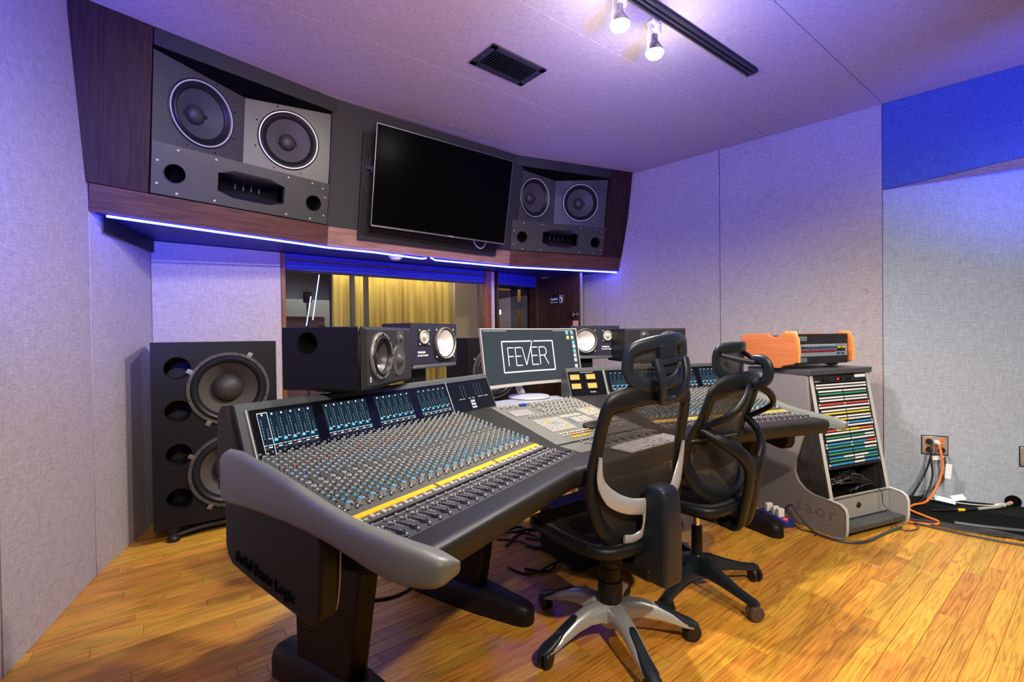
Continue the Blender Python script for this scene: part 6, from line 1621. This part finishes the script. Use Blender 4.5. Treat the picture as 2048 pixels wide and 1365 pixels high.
m = MB(); m.tube([q @ GP(.47, .21, .045), q @ GP(.40, .25, .042), q @ GP(.18, .33, .035)], .0075, 10); m.build('black_tail', 'rubber', st)
m = MB(); m.tube([q @ GP(.385, .255, .0415), q @ GP(.345, .27, .0405)], .0100, 10); m.build('yellow_tape', 'tape_yellow', st)
m = MB(); m.lathe([(.045, .001), (.045, .006), (0, .006)], 28, 0, GM(.735, 0, .062)); tag(m.build('wall_hole_grommet', 'deep_black'), 'round black hole grommet at the foot of the grey wall', 'grommet')
# floor bundle along the ramp
rc = random.Random(21)
for k in range(9):
    pts = []
    for j in range(9):
        s = .0 + j * .21; o0 = .50 + .19 * (s / 1.0) + rc.uniform(-.03, .05) + (k - 4) * .007
        pts.append(GP(s, o0, .008 + rc.uniform(0, .012) + .022 * max(0, 1 - abs(o0 - .42) / .12)))
    cable(pts, rc.choice((.003, .0035, .0045)), 'cable_black', 'thin black cable in the bundle along the carpet strip', 'cables bundled along the carpet strip', 5)
m = MB(); cpt = [GP(1.08 + .20 * math.cos(a), .71 + .07 * math.sin(a), .016 + .004 * math.sin(3 * a)) for a in [2 * PI * k / 20 for k in range(41)]]
m.tube(cpt, .0035, 6); tag(m.build('cable_coil', 'cable_black'), 'flat coil of thin black cable on the floor at the right', 'cable')
cable([GP(.80, .09, .33), GP(.84, .10, .22), GP(1.0, .16, .14), GP(1.02, .35, .06), GP(.80, .50, .035), GP(.45, .52, .025), GP(.25, .50, .022)], .012, 'cable_grey', 'thick grey-black cable sweeping from the right wall plate along the floor')
cable([GP(.02, .56, .012), GP(.25, .66, .008), GP(.5, .72, .008), GP(.72, .66, .010)], .0065, 'cable_grey', 'dark grey cable curving over the oak floor in front of the bundle')
# cable around the foot of the rack and hanging thin cord
RM = T(RKX, RKY, 0) @ RZ(rzd(RTH))
cable([RM @ Vector(p) for p in [(-.03, .50, .02), (-.035, .36, .03), (-.05, .31, .10), (-.055, .26, .13), (-.05, .22, .08), (-.055, .12, .012), (-.05, .0, .009), (.02, -.085, .009), (.14, -.10, .009), (.30, -.075, .009), (.52, -.055, .009)]], .0085, 'cable_grey', 'thick dark cable curling along the side and front of the rack cabinet foot')
cable([RM @ Vector(p) for p in [(.36, .09, .255), (.42, .055, .27), (.47, .03, .215), (.47, .02, .14), (.48, -.045, .075), (.47, -.055, .02), (.50, -.10, .006), (.62, -.10, .005), (.68, -.03, .006)]], .0028, 'cable_black', 'thin black cord hanging out of the rack bay down to the floor')
ps = thing('power_strip', 'blue power strip with a red light on the floor left of the rack cabinet', 'power strip'); ps.matrix_world = RM @ T(-.085, .36, 0.001) @ RZ(1.35)
m = MB(); m.box((0, 0, .02), (.26, .075, .038)); m.build('body', 'power_blue', ps, bevel=.006)
m = MB(); m.box((-.09, 0, .042), (.022, .014, .008)); m.build('red_switch', 'led_red', ps)
for i, lab in enumerate(('white plug-in charger on the blue power strip, near one', 'white plug-in charger on the blue power strip, middle one', 'white plug-in charger on the blue power strip, far one')):
    m = MB(); m.box((0, 0, .028), (.028, .045, .056), 0, RM @ T(-.085, .36, .040) @ RZ(1.35) @ T(-.04 + i * .045 + (.02 if i == 2 else 0), 0, 0)); tag(m.build('charger', 'white_plastic', bevel=.004), lab, 'charger')
cable([RM @ Vector(p) for p in [(-.075, .24, .018), (-.09, .17, .008), (-.055, .10, .008), (-.10, .08, .008)]], .0035, 'cable_black', 'short black cord ends beside the power strip')
# cables and clutter under the console
rc = random.Random(33)
for k in range(8):
    x0, y0 = rc.uniform(-.35, .1), rc.uniform(2.6, 3.1); pts = []
    for j in range(6): pts.append((x0 + j * .13 + rc.uniform(-.07, .07), y0 + rc.uniform(-.16, .16), .008 + (rc.uniform(0, .05) if j in (2, 3) else 0)))
    cable(pts, rc.choice((.006, .009)), 'cable_black', 'black cable tangled on the floor under the console', 'cables under the console', 6)
cable([(-.31, 1.77, .66), (-.325, 1.745, .46), (-.36, 1.74, .365), (-.45, 1.75, .308), (-.57, 1.77, .290), (-.68, 1.83, .32), (-.72, 1.92, .45), (-.72, 1.96, .64)], .008, 'cable_black', 'thick black cable looping below the left end of the console')
bx = thing('power_supply_box', 'black power supply box on the floor under the middle of the console', 'equipment box', (.42, 2.78, 0), rzd(52))
m = MB(); m.box((0, 0, .15), (.42, .34, .28)); m.build('casing', 'black', bx, bevel=.006)
m = MB(); m.box((0, -.172, .18), (.10, .002, .05)); m.build('label', 'live_board', bx)
for sx_ in (-.18, .18):
    m = MB(); m.lathe([(.02, 0), (.02, .012)], 12, 0, T(sx_, 0, 0), (True, True)); m.build('foot', 'rubber', bx)
